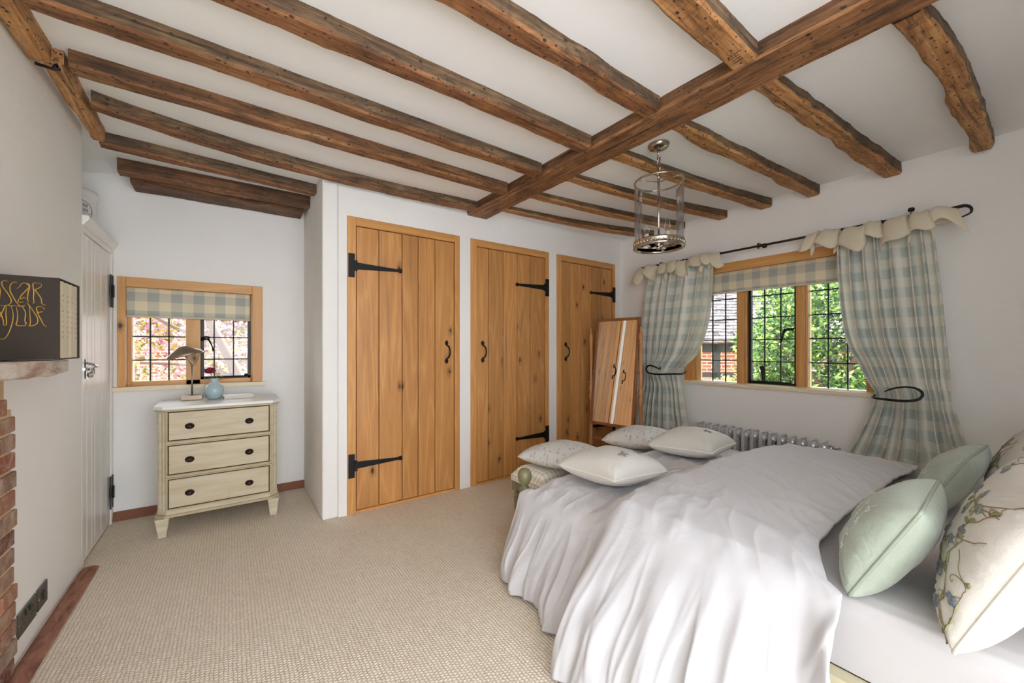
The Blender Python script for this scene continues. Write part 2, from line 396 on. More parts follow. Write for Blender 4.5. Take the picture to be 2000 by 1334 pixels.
def m_brick(name,scale=1,axis='yz',cols=None):
    t=NT(name)
    at=t.n('Attribute',attribute_name='rnd'); v=t.coord()
    c=t.ramp(at.outputs['Fac'],[(0,srgb(96,56,44)),(.3,srgb(150,80,56)),(.5,srgb(128,104,88)),(.7,srgb(158,100,74)),(.85,srgb(140,118,102)),(1,srgb(92,72,64))])
    c=t.mix(t.ramp(t.noise(v,18,6,.7),[(.45,(0,0,0)),(.75,(1,1,1))]),c,srgb(186,168,146))
    return t.pbr(c,.9,0,t.bump(t.noise(v,40,6,.7),.8,.006))
M['brick']=m_brick('old_red_brick')
M['mortar']=simple('sandy_mortar',srgb(198,170,130),.95,0,80,.8)
def m_rustic(red=False):
    t=NT('worn_red_brown_timber' if red else 'whitewashed_timber'); v=t.coord(scale=(8,2,8)); vv=t.coord()
    c=t.ramp(t.noise(v,3,8,.7,.6),[(.30,srgb(128,88,70)),(.42,srgb(188,160,144)),(.54,srgb(216,204,190)),(.75,srgb(232,226,216))])
    if red: c=t.ramp(t.noise(t.coord(scale=(6,1.5,6)),4,9,.75,.6),[(.34,srgb(112,72,56)),(.50,srgb(158,108,86)),(.64,srgb(178,132,110)),(.72,srgb(206,186,170))])
    return t.pbr(c,.85,0,t.bump(t.noise(v,6,8,.7),.9,.01))
M['rustic']=m_rustic()
M['redwood']=m_rustic(True)
def m_extbrick():
    t=NT('house_brick'); 
    bt=t.n('TexBrick',{'Color1':srgb(168,96,70),'Color2':srgb(130,70,54),'Mortar':srgb(190,176,160),'Scale':1.0,'Mortar Size':.008,'Brick Width':.22,'Row Height':.075})
    t.set(bt,'Vector',t.coord('UV')); return t.pbr(bt.outputs[0],.9)
M['extbrick']=m_extbrick()
def m_tile():
    t=NT('old_clay_tiles'); at=t.n('Attribute',attribute_name='rnd'); v=t.coord()
    c=t.ramp(at.outputs['Fac'],[(0,srgb(40,35,40)),(.4,srgb(68,61,68)),(.7,srgb(88,77,78)),(1,srgb(110,102,104))])
    c=t.mix(t.math('MULTIPLY',t.noise(v,5,6,.7),.3),c,srgb(130,126,122))
    return t.pbr(c,.9,0,t.bump(t.noise(v,12,5),.6,.02))
M['tile']=m_tile()
def m_leaf(name,cols,transl=.4):
    t=NT(name); at=t.n('Attribute',attribute_name='rnd')
    c=t.ramp(at.outputs['Fac'],cols)
    d=t.n('BsdfPrincipled',{'Base Color':c,'Roughness':.35}); tr=t.n('BsdfTranslucent',{'Color':c}); mx=t.n('MixShader',{0:transl}); t.set(mx,1,d); t.set(mx,2,tr)
    t.t.links.new(mx.outputs[0],t.out.inputs[0]); return t.mat
M['leaf']=m_leaf('glossy_green_leaves',[(0,srgb(30,58,40)),(.45,srgb(62,98,50)),(.75,srgb(112,146,64)),(1,srgb(166,186,104))])
M['leaf_lime']=m_leaf('lime_leaves',[(0,srgb(100,130,54)),(.6,srgb(150,172,82)),(1,srgb(200,204,124))])
M['leaf_gold']=m_leaf('bronze_yellow_leaves',[(0,srgb(96,100,44)),(.5,srgb(150,136,66)),(1,srgb(190,172,104))],.5)
M['blossom']=m_leaf('pink_blossom',[(0,srgb(156,84,114)),(.35,srgb(186,140,156)),(1,srgb(212,188,196))],.4)
M['grass']=simple('garden_grass',srgb(96,120,60),.9,0,6,.5)
M['darktimber']=simple('black_timber',srgb(50,46,44),.8)
# ------------------------------------------------------------------ room shell
ZC0,ZC1=2.31,2.345
WX=3.52; DY=2.88; AY=3.68; LX=-.63; RX=.50; CY=3.0; BY=-1.8; LY=-.35
def ceilz(x): return ZC0+max(0,(x-1.7)/1.85)*(ZC1-ZC0)
def struct(o,label,cat): return tag(o,label,cat,None,'structure')
b=MB(); b.box((-2.2,BY,-.1),(3.75,3.95,0)); struct(b.build('floor',M['carpet']),'beige ribbed loop pile carpet covering the whole floor','carpet')
b=MB()
for (x0,x1) in ((-1.3,1.7),(1.7,3.75)):
    z0=ceilz(x0); z1=ceilz(x1); b.v+= [Vector(p) for p in ((x0,BY,z0),(x1,BY,z1),(x1,3.95,z1),(x0,3.95,z0),(x0,BY,2.5),(x1,BY,2.5),(x1,3.95,2.5),(x0,3.95,2.5))]
    k=len(b.v)-8
    for q in ((0,3,2,1),(4,5,6,7),(0,1,5,4),(1,2,6,5),(2,3,7,6),(3,0,4,7)): b.face([k+i for i in q])
# sloping soffit above the cupboard recess
b.v+=[Vector(p) for p in ((-.60,2.9,2.32),(-.56,AY+.1,2.32),(-1.3,AY+.1,2.19),(-1.3,2.9,2.19))]; k=len(b.v)-4; b.face([k,k+1,k+2,k+3])
struct(b.build('ceiling',M['ceil']),'white plaster ceiling between the old beams','ceiling')
b=MB(); b.box((-1.3,LY,0),(LX,CY,2.4)); b.box((-.75,BY,0),(LX,LY,.85)); struct(b.build('wall_left',M['wall'],bevel=.015),'white plastered chimney breast wall with the brick fireplace','wall')  # second box: unseen low wall added to cut daylight on the bed side
b=MB(); b.box((-1.35,CY,0),(-1.25,AY+.2,2.4)); struct(b.build('wall_recess',M['wall']),'white plaster wall behind the painted cupboard','wall')
# alcove wall with window opening
AW=(-.60,.165,.88,1.60)
b=MB(); 
b.box((-1.3,AY,0),(AW[0],AY+.22,2.4)); b.box((AW[1],AY,0),(RX+.1,AY+.22,2.4)); b.box((AW[0],AY,0),(AW[1],AY+.22,AW[2])); b.box((AW[0],AY,AW[3]),(AW[1],AY+.22,2.4))
struct(b.build('wall_alcove',M['wall']),'white plaster wall behind the chest of drawers','wall')
b=MB(); b.box((RX,DY,0),(RX+.10,AY,2.4)); struct(b.build('wall_return',M['wall'],bevel=.012),'narrow white return wall beside the first plank door','wall')
DO=[(.656,1.525,2.063),(1.624,2.477,2.063),(2.575,3.425,2.063)]
b=MB(); xs=[RX+.1]+[x for d in DO for x in d[:2]]+[WX+.2]
for i in range(0,8,2): b.box((xs[i],DY,0),(xs[i+1],DY+.12,2.4))
for d in DO: b.box((d[0],DY,d[2]),(d[1],DY+.12,2.4)); b.box((d[0],DY+.10,0),(d[1],DY+.12,2.07))
struct(b.build('wall_back',M['wall']),'white plaster wall holding the three plank doors','wall')
WW=(.73,2.13,.82,1.885)
b=MB(); b.box((WX,-.57,0),(WX+.22,WW[0],2.4)); b.box((WX,WW[1],0),(WX+.22,DY,2.4)); b.box((WX,WW[0],0),(WX+.22,WW[1],WW[2])); b.box((WX,WW[0],WW[3]),(WX+.22,WW[1],2.4))
struct(b.build('wall_right',M['wall']),'white plaster wall with the wide three light window','wall')
b=MB(); b.box((LX,AY-.018,0),(RX,AY-.001,.062)); struct(b.build('baseboard_alcove',M['skirt'],bevel=.003),'low brown skirting behind the chest of drawers','skirting')
def strip(u,v):
    y=1.0+u*1.96; w=.066*v; return (LX+.004+w, y, .014-.010*abs(2*v-1)**3+.002*nz(y*20,v*4))
b=MB(); b.grid(strip,60,6); b.box((LX+.002,1.0,-.01),(LX+.066,2.955,.003))
struct(b.build('trim_1',M['redwood'],smooth=True),'worn red brown timber strip along the chimney wall foot','trim')
b=MB(); b.box((1.15,-.57,0),(WX-.002,-.45,2.30)); struct(b.build('wall_front',M['wall']),'unseen white plaster wall added behind the head of the bed','wall')  # out of view; added to keep daylight from the open end off the pillows
# ------------------------------------------------------------------ ceiling timbers
def timber(name,p0,p1,z_bot,z_top,wn,wf,mats,label,seed,curve=None,wane=.006,group=None,taper=None,marks=None):
    """beam from p0 to p1 (x,y): near side offset wn, far side wf from the centre line; built along local x"""
    p0=Vector((*p0,0)); p1=Vector((*p1,0)); L=(p1-p0).length; ang=math.atan2(p1.y-p0.y,p1.x-p0.x)
    n=max(12,int(L/.03)); b=MB(); K=[]
    for i in range(n+1):
        t=i/n; x=t*L; c=curve(t) if curve else 0
        a=lambda k,f=5.0,s=wane: s*nz(x*f+seed*7.3,k*3.1,seed)+s*.45*nz(x*f*2.3+4,k*5,seed*2)+.0022*nz(x*40,k*9,seed)
        k=taper(t) if taper else 1
        nr=c-wn*k; fr=c+wf*k; zb=z_bot
        K.append([(nr+a(1,3,.004),z_top),(nr+a(2),zb+.010+a(3,4,.004)),(nr+.010+a(2),zb+a(4,4,.004)),(fr-.012+a(5,3,wane*1.8),zb+a(6,4,.004)),(fr+a(5,3,wane*1.8),zb+.012+a(7,4,.005)),(fr+a(8,3,.004),z_top)])
    for i,ring in enumerate(K):
        for (y,z) in ring: b.v.append(Vector((i/n*L,y,z)))
    for i in range(n):
        for j in range(5):
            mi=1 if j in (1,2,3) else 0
            b.face([i*6+j,(i+1)*6+j,(i+1)*6+j+1,i*6+j+1],mi)
        b.face([i*6+5,(i+1)*6+5,(i+1)*6,i*6],0)
    b.face(list(range(6))); b.face([n*6+j for j in range(6)][::-1])
    for f in range(len(b.f)): b.r[f]=0
    o=b.build(name,mats,loc=(p0.x,p0.y,0),rot=(0,0,ang))
    # offset of the grain per timber: shift mesh so object texture differs
    off=seed*3.7
    for v in o.data.vertices: v.co.x+=off
    o.location=Vector((p0.x,p0.y,0))-Vector((math.cos(ang)*off,math.sin(ang)*off,0))
    if marks:
        xm,cnt=marks; mb=MB()
        for q in range(cnt):
            pts=[]
            for w in range(6):
                xx=(xm if xm>0 else L+xm)+q*.016*(1 if xm>0 else -1)+.006*w/5; ring=K[max(0,min(n,round(xx/L*n)))]
                t=.28+.5*w/5 if q<cnt-1 or cnt<3 else .2+.25*w/5; pts.append((xx+off,ring[2][0]+(ring[3][0]-ring[2][0])*t,ring[2][1]+(ring[3][1]-ring[2][1])*t-.0003))
            mb.tube(pts,.0014,5)
        mb.build('tally_marks',M['chestgap'],o)
    return tag(o,label,'beam',group,'thing')
def mainx(y): return 1.585+(2.88-y)*.0245     # near face of the main beam
S,U,Dk,Lt=M['beam_side'],M['beam_under'],M['beam_dark'],M['beam_light']
timber('main_ceiling_beam',(1.688,DY-.003),(1.775,BY),2.246,2.42,.098,.098,[Dk,M['beam_main']],'long heavy oak main beam crossing the room above the pendant lantern',1,wane=.004)
sgn=[('a',3.03,.04,'short joist nearest the alcove, ending at the return wall corner'),]
# bays on the fireplace side: (y at x=-.52, y at main beam, sag, near, far, label)
def jo(y0,y1,x0,x1,wn,wf,label,seed,curve=None,zb=2.246,mats=None,wane=.006,grp=None,taper=None,marks=None):
    return timber('ceiling_joist',(x0,y0),(x1,y1),zb,2.40,wn,wf,mats or [S,U],label,seed,curve,wane,grp,taper,marks)
e=.004
jo(3.035,3.135,-.572,RX-e+.0,.04,.045,'short dark joist ending at the return wall corner, closest to the alcove',2)
jo(2.585,2.745,-.512,mainx(2.75)-e,.04,.045,'bowed joist skimming the top of the wall over the first plank door',3,curve=lambda t:.115*math.sin(math.pi*min(1,t*.98)**.85))
jo(2.285,2.325,-.512,mainx(2.32)-.012,.04,.05,'dark stained joist with a blackened patch, meeting the wall plate at the iron strap',4,mats=[Dk,U])
jo(1.915,1.96,-.53,mainx(1.96)-.014,.04,.048,'long sawn joist springing from the wall plate above the mantel shelf',5)
jo(1.52,1.555,-.53,mainx(1.55)-.014,.042,.048,'long sawn joist pocked with nail holes, meeting the main beam beside the lantern',6)
jo(1.105,1.14,-.53,mainx(1.14)-.014,.045,.05,'thick joist with a gouged underside and carved tally marks by the main beam',7,wane=.012,marks=(-.05,4))
jo(.70,.725,-.2,mainx(.72)-.012,.042,.055,'short pale pocked joist nearest the viewer on the fireplace side',8,mats=[S,Lt],wane=.010,marks=(-.05,4))
# bays on the window side
def mx2(y): return mainx(y)+.208+e
WE=WX-e
jo(.328,.292,mx2(.3),WX-.06,.042,.036,'strongly arched thick joist at the bed head end of the room',9,curve=lambda t:-.034*math.sin(math.pi*t**.75),zb=2.262,mats=[S,Lt],wane=.014,marks=(.05,2))
jo(.755,.675,mx2(.75),WE,.044,.052,'broad waney joist on the window side, second from the bed head',10,marks=(.05,3),zb=2.268,mats=[S,Lt],wane=.016)
jo(1.165,1.10,mx2(1.16),WE,.038,.05,'waney joist on the window side starting beside the lantern rose',11,marks=(.05,4),zb=2.272,mats=[S,Lt],wane=.013)
jo(1.545,1.415,mx2(1.54),WE,.04,.048,'joist on the window side passing just behind the lantern chain',12,zb=2.275,mats=[S,Lt],wane=.010,curve=lambda t:.03*math.sin(math.pi*t))
jo(1.95,1.76,mx2(1.95),WE,.04,.045,'joist on the window side above the curtain tied nearest the mirror',13,zb=2.278,mats=[S,Lt],curve=lambda t:.035*math.sin(math.pi*t))
jo(2.33,2.15,mx2(2.33),WE,.04,.042,'thin joist on the window side, second from the plank door wall',14,zb=2.28,mats=[S,Lt],curve=lambda t:.03*math.sin(math.pi*t))
jo(2.70,2.49,mx2(2.7),WE,.04,.042,'thin joist on the window side closest to the plank doors',15,zb=2.28,mats=[S,Lt],curve=lambda t:.05*math.sin(math.pi*t))
# wall plate along the chimney wall
timber('wall_plate_beam',(-.592,BY),(-.592,2.262),2.236,2.42,.034,.034,[Lt,Lt],'pale oak wall plate along the top of the chimney wall, near length',16,wane=.006)
timber('wall_plate_beam',(-.562,2.275),(-.575,2.975),2.246,2.42,.034,.026,[Lt,Lt],'shorter length of oak wall plate beyond the iron strap, reaching the alcove',17,wane=.010)
b=MB(); b.tube([(-.60,2.262,2.225),(-.555,2.268,2.225),(-.535,2.262,2.228)],.006,6); b.tube([(-.555,2.268,2.225),(-.545,2.268,2.245)],.006,6)
tag(b.build('iron_strap',M['iron'],smooth=True),'small black iron strap joining the two wall plate lengths','strap')
timber('lintel_timber',(-.56,3.40),(RX-.006,3.40),2.228,2.36,.045,.045,[Dk,U],'short dark timber spanning the alcove, in front of its twin',18,None,.008)
timber('lintel_timber',(-.52,3.575),(RX-.03,3.575),2.212,2.36,.10,.10,[Dk,Dk],'lowest dark timber tight against the alcove wall above the small window',19,None,.006)
# ------------------------------------------------------------------ plank doors
def door(idx,d,hinge,edges,straps,handle,label):
    x0,x1,h=d; y=DY
    root=empty('door_%d'%idx,(x0,y,0),label,'door',None,'structure')
    I=Matrix.Translation((-x0,-y,0))
    fw=.058
    b=MB()
    b.box((x0+.002,y-.006,0.0),(x0+fw,y+.05,h-.002),0,.31,I); b.box((x1-fw*.8,y-.006,0.0),(x1-.002,y+.05,h-.002),0,.62,I)
    b.build('door_frame',M['pine'],root,bevel=.003)
    b=MB(); b.box((x0+fw,y-.006,h-.06),(x1-fw*.8,y+.05,h-.002),0,.2,I); b.box((x0+fw,y-.004,0.0),(x1-fw*.8,y+.05,.018),0,.4,I); b.build('frame_head',M['pine_h'],root,bevel=.003)
    b=MB(); px0,px1=x0+fw+.003,x1-fw*.8-.004; zt=h-.065
    es=[px0]+edges+[px1]; rs=random.Random(idx*11)
    for i in range(len(es)-1):
        b.box((es[i]+.0026,y+.002,.022),(es[i+1]-.0026,y+.03,zt),0,.02+.96*((i*.37+idx*.29+.21*rs.random())%1),I)
    b.build('door_panel',M['oak'],root,bevel=.0022)
    b=MB(); b.box((px0-.003,y+.028,.018),(px1+.004,y+.04,h-.06),0,0,I); b.build('door_backing',M['chestgap'],root)
    for z in straps:
        b=MB(); sx=x0+.006 if hinge=='L' else x1-.006; s=1 if hinge=='L' else -1
        bx=lambda a,c,lo,hi,yy0,yy1: b.box((min(a,c),yy0,lo),(max(a,c),yy1,hi),0,0,I)
        bx(sx,sx+s*.042,z-.082,z+.082,y-.013,y-.006)
        bx(sx+s*.036,sx+s*.058,z-.036,z+.036,y-.022,y-.004)
        # tapered strap
        L=.36
        poly=[(sx+s*.055,z-.024),(sx+s*.055,z+.024),(sx+s*L,z+.009),(sx+s*L,z-.009)]
        k=len(b.v); 
        for yy in (y-.007,y+.002): b.v+=[Vector((px-x0,yy-y,pz)) for px,pz in poly]
        b.face([k,k+1,k+2,k+3]); b.face([k+7,k+6,k+5,k+4])
        for i in range(4): b.face([k+i,k+4+i,k+4+(i+1)%4,k+(i+1)%4])
        b.lathe([(.0,-.009),(.014,-.008),(.017,0),(.017,.004)],(sx+s*(L+.008)-x0,0,z),14,Matrix.Rotation(R(-90),3,'X').to_4x4().inverted())
        for q in (.09,.17,.25): b.lathe([(.0,-.011),(.005,-.010),(.006,0)],(sx+s*q-x0,0,z),8,Matrix.Rotation(R(90),3,'X').to_4x4())
        for dz in (-.06,.06): b.lathe([(.006,0),(.005,.010),(0,.011)],(sx+s*.018-x0,-.006,z+dz),8,Matrix.Rotation(R(90),3,'X').to_4x4())
        b.build('strap_hinge',M['iron'],root,bevel=.0012)
    hx,hz=handle; b=MB()
    pts=[]
    for i in range(17):
        th=math.pi*i/16; pts.append((hx-x0+ (.012*math.sin(th)),.0-.004-.036*math.sin(th)**.7,hz+.052*math.cos(th)))
    b.tube(pts,[.0065]*17,8)
    for sg in (1,-1):
        hp=[(0,.040*sg),(-.013,.026*sg),(-.014,.010*sg),(0,-.006*sg),(.014,.010*sg),(.013,.026*sg)]
        cz=hz+.055*sg; k=len(b.v)
        for yy in (-.006,.003): b.v+=[Vector((hx-x0+p,yy,cz+q)) for p,q in hp]
        b.face([k+i for i in range(6)]); b.face([k+6+i for i in range(6)][::-1])
        for i in range(6): b.face([k+i,k+6+i,k+6+(i+1)%6,k+(i+1)%6])
    b.build('pull_handle',M['iron'],root,smooth=False,bevel=.001)
    return root
door(1,DO[0],'L',[.874,1.045,1.17,1.31],(1.722,.335),(1.406,1.12),'wide oak plank door with strap hinges facing the fireplace side')
door(2,DO[1],'R',[1.80,1.955,2.105,2.255],(1.722,.335),(1.742,1.12),'middle oak plank door hinged on its window side')
door(3,DO[2],'R',[2.755,2.91,3.065,3.21],(1.727,.335),(2.695,1.115),'far oak plank door partly behind the cheval mirror')
# ------------------------------------------------------------------ alcove window (window_1)
w1=empty('window_1',(-.2,AY,.88),'small two light leaded pine window over the chest of drawers','window',None,'structure')
O1=Matrix.Translation((.2,-AY,-.88))
def part(name,mat,par,fn,**kw):
    b=MB(); fn(b); return b.build(name,mat,par,**kw)
x0,x1,z0,z1=AW; 
def fr_v(b):
    b.box((x0-.012,AY-.012,z0+.01),(x0+.03,AY+.05,z1+.03),0,.3,O1); b.box((x1-.025,AY-.014,z0+.01),(x1+.042,AY+.05,z1+.03),0,.6,O1)
    b.box((x0+.001,AY+.05,z0),(x0+.05,AY+.15,z1),0,.45,O1); b.box((x1-.032,AY+.05,z0),(x1-.001,AY+.15,z1),0,.7,O1)
    b.box((-.262,AY+.05,z0),(-.178,AY+.15,z1),0,.55,O1)
part('window_frame',M['pine_w'],w1,fr_v,bevel=.003)
def fr_h(b):
    b.box((x0+.03,AY-.014,z1-.035),(x1-.025,AY+.05,z1+.03),0,.25,O1); b.box((x0+.05,AY+.05,z0),(x1-.032,AY+.15,z0+.04),0,.8,O1); b.box((x0+.05,AY+.05,z1-.04),(x1-.032,AY+.15,z1),0,.8,O1)
part('window_rail',M['pine_wx'],w1,fr_h,bevel=.003)
def sil(b):
    n=24
    for i in range(n):
        xa=x0-.03+i*(x1+.06-x0+.03)/n; xb=x0-.03+(i+1)*(x1+.06-x0+.03)/n
        ya=AY-.035+.006*nz(i*.6,3); yb=AY-.035+.006*nz((i+1)*.6,3); za=.862+.004*nz(i*.5,9); zb=.862+.004*nz((i+1)*.5,9)
        k=len(b.v); b.v+=[Vector(p) for p in ((xa,ya,za),(xb,yb,zb),(xb,yb,.889),(xa,ya,.889),(xa,AY+.05,.889),(xb,AY+.05,.889),(xa,AY-.0005,za),(xb,AY-.0005,zb))]
        for p in range(k,k+8): b.v[p]=O1@b.v[p]
        b.face([k,k+1,k+2,k+3]); b.face([k+3,k+2,k+5,k+4]); b.face([k,k+6,k+7,k+1])
part('window_sill',M['sill'],w1,sil)
GY=AY+.10
l1=(x0+.05,-.262); l2=(-.178,x1-.032)
def panes(b): b.box((l1[0],GY,z0+.04),(l1[1],GY+.003,z1-.04),0,0,O1); b.box((l2[0],GY,z0+.04),(l2[1],GY+.003,z1-.04),0,0,O1)
part('pane',M['glass'],w1,panes)
def came(b):
    for l,xs in ((l1,(-.460,-.360)),(l2,(-.098,.022))):
        for x in xs: b.box((x-.0045,GY-.004,z0+.04),(x+.0045,GY+.007,z1-.04),0,0,O1)
        for z in (1.066,1.232,1.398,): b.box((l[0],GY-.004,z-.0045),(l[1],GY+.007,z+.0045),0,0,O1)
part('lead_came',M['lead'],w1,came)
def cas(b):
    a,c=l2; t=.02
    b.box((a,GY-.012,z0+.04),(a+t,GY+.012,z1-.04),0,0,O1); b.box((c-t,GY-.012,z0+.04),(c,GY+.012,z1-.04),0,0,O1); b.box((a,GY-.012,z0+.04),(c,GY+.012,z0+.058),0,0,O1); b.box((a,GY-.012,z1-.058),(c,GY+.012,z1-.04),0,0,O1)
part('casement_frame',M['blackframe'],w1,cas,bevel=.002)
def han(b):
    c=Vector((l2[0]+.012,GY-.02,1.215)); P=lambda x,y,z:O1@(c+Vector((x,y,z)))
    b.tube([P(-.01,0,.01),P(.02,-.01,.022),P(.04,-.012,.018),P(.038,-.014,.0),P(.01,-.012,.004)],.0055,8)
    b.tube([P(.03,-.012,.012),P(.045,-.022,-.02),P(.058,-.028,-.055),P(.066,-.026,-.085)],[.007,.0055,.005,.009],8)
    b.tube([P(-.012,-.002,-.004),P(.02,-.004,.006)],.009,8)
part('casement_handle',M['iron'],w1,han,smooth=True)
def stay(b):
    P=lambda x,y,z:O1@Vector((x,y,z)); b.tube([P(l2[0]+.03,GY-.02,z0+.052),P(l2[1]-.05,GY-.02,z0+.05),P(l2[1]-.03,GY-.022,z0+.056)],.005,6)
    b.lathe([(.0,-.004),(.012,-.004),(.012,.004),(0,.004)],P(l2[1]-.03,GY-.022,z0+.06),12,Matrix.Rotation(R(90),3,'X').to_4x4())
part('casement_stay',M['iron'],w1,stay,smooth=True)
def blind(name,fn,W,H,lab,zhem):
    b=MB(); b.grid(fn,40,24,0,lambda u,v:(u*W+.03,v*H))
    o=b.build(name,[M['gingham_blind']],smooth=True,solid=.004)
    return o
bx0,bx1=-.592,.128
def bf(u,v):
    x=bx0+(bx1-bx0)*u; z=1.565-v*.198
    return (x,AY+.024-.006*math.sin(v*math.pi)+(.006*math.sin(max(0,(v-.86)/.14)*math.pi*2)),z)
o=blind('roman_blind',bf,bx1-bx0,.198,'',0); tag(o,'half raised cream and grey check blind in the small alcove window','blind')
b=MB(); b.grid(lambda u,v:(bx0+(bx1-bx0)*u, AY+.018-.006*math.sin(v*math.pi), 1.374-v*.013),30,4); b.build('blind_hem',M['lining'],o,smooth=True,solid=.003)
# ------------------------------------------------------------------ wide window (window_2)
w2=empty('window_2',(WX,1.43,.82),'wide three light leaded pine window above the radiator','window',None,'structure')
O2=Matrix.Translation((-WX,-1.43,-.82))
y0,y1,z0b,z1b=WW; FX=WX+.075
MU=[(1.604,1.69),(1.165,1.245)]
def f2v(b):
    b.box((WX+.004,y1-.03,z0b+.02),(WX+.19,y1-.001,z1b-.07),0,.5,O2); b.box((WX+.004,y0+.001,z0b+.02),(WX+.19,y0+.03,z1b-.07),0,.3,O2)
    b.box((FX,y1-.09,z0b+.02),(FX+.09,y1-.03,z1b-.07),0,.75,O2); b.box((FX,y0+.03,z0b+.02),(FX+.09,y0+.09,z1b-.07),0,.2,O2)
    for (a,c) in MU:
        b.box((FX+.012,a,z0b+.02),(FX+.09,c,z1b-.07),0,.4+a*.3,O2); b.box((FX,a+.014,z0b+.02),(FX+.02,c-.014,z1b-.07),0,.6,O2)
part('window_frame',M['pine_w'],w2,f2v,bevel=.005)
def f2h(b):
    b.box((WX-.008,y0+.001,z1b-.07),(WX+.19,y1-.001,z1b+.005),0,.3,O2)
part('window_head',M['pine_y'],w2,f2h,bevel=.004)
def sil2(b):
    n=40
    ya,yb=y0-.05,y1+.05
    def P(i,k):
        y=ya+(yb-ya)*i/n; w=.006*nz(y*6,2); 
        return [Vector((WX-.035+w,y,.822+.004*nz(y*5,7))),Vector((WX-.037+w,y,.846)),Vector((WX-.0,y,.848)),Vector((WX+.17,y,.850)),Vector((WX-.001,y,.822))][k]
    for i in range(n):
        for (k0,k1) in ((0,1),(1,2),(4,0)):
            k=len(b.v); b.v+=[O2@P(i,k0),O2@P(i+1,k0),O2@P(i+1,k1),O2@P(i,k1)]; b.face([k,k+1,k+2,k+3])
    b.box((WX-.001,y0+.002,.822),(WX+.17,y1-.002,.850),0,0,O2)
part('window_sill',M['sill'],w2,sil2)
GX=FX+.06
LI=[(1.69,2.04),(1.245,1.604),(.82,1.165)]
def p2(b):
    for (a,c) in LI: b.box((GX,a,.85),(GX+.003,c,z1b-.07),0,0,O2)
part('pane',M['glass'],w2,p2)
def c2(b):
    for (a,c) in LI:
        for k in (1,2): 
            yy=a+(c-a)*k/3; b.box((GX-.004,yy-.0045,.85),(GX+.007,yy+.0045,z1b-.07),0,0,O2)
        for z in (1.038,1.223,1.405,1.59,1.775): b.box((GX-.004,a,z-.0045),(GX+.007,c,z+.0045),0,0,O2)
part('lead_came',M['lead'],w2,c2)
def cs2(b):
    a,c=LI[1]
    for (p,q) in ((a,a+.018),(c-.022,c)): b.box((GX-.022,p,.852),(GX+.012,q,z1b-.07),0,0,O2)
    b.box((GX-.022,a,.852),(GX+.012,c,.868),0,0,O2)
part('casement_frame',M['blackframe'],w2,cs2,bevel=.002)
def h2(b):
    P=lambda x,y,z:O2@Vector((GX-.03+x,y,z))
    b.tube([P(0,1.262,1.30),P(-.012,1.30,1.30),P(-.016,1.315,1.295)],[.013,.012,.008],8)
    b.tube([P(-.014,1.318,1.30),P(-.03,1.328,1.26),P(-.036,1.338,1.20)],[.012,.008,.006],8)
part('casement_handle',M['iron'],w2,h2,smooth=True)
def st2(b):
    P=lambda x,y,z:O2@Vector((GX-.03+x,y,z))
    b.tube([P(-.0,1.485,.862),P(-.01,1.485,.93),P(-.012,1.487,.985)],[.006,.010,.016],8); b.tube([P(0,1.58,.872),P(0,1.28,.872)],.005,6); b.box((GX-.045-WX,1.47-1.43,.98-.82),(GX-.02-WX,1.505-1.43,1.0-.82))
part('casement_stay',M['iron'],w2,st2)
def bf2(u,v):
    y=2.035+(.80-2.035)*u; z=1.815-v*.185
    return (WX+.03-.010*math.sin(v*math.pi)+.003*nz(u*5,v*2)+(.006*math.sin(max(0,(v-.86)/.14)*math.pi*2)),y,z+.004*math.sin(u*5)*v)
o=blind('roman_blind',bf2,1.235,.185,'',0); tag(o,'half raised blue grey check blind in the wide window between the curtains','blind')
b=MB(); b.grid(lambda u,v:(WX+.020-.006*math.sin(v*math.pi),2.035-1.235*u,1.639-v*.013+.004*math.sin(u*5)),30,4); b.build('blind_hem',M['lining'],o,smooth=True,solid=.003)
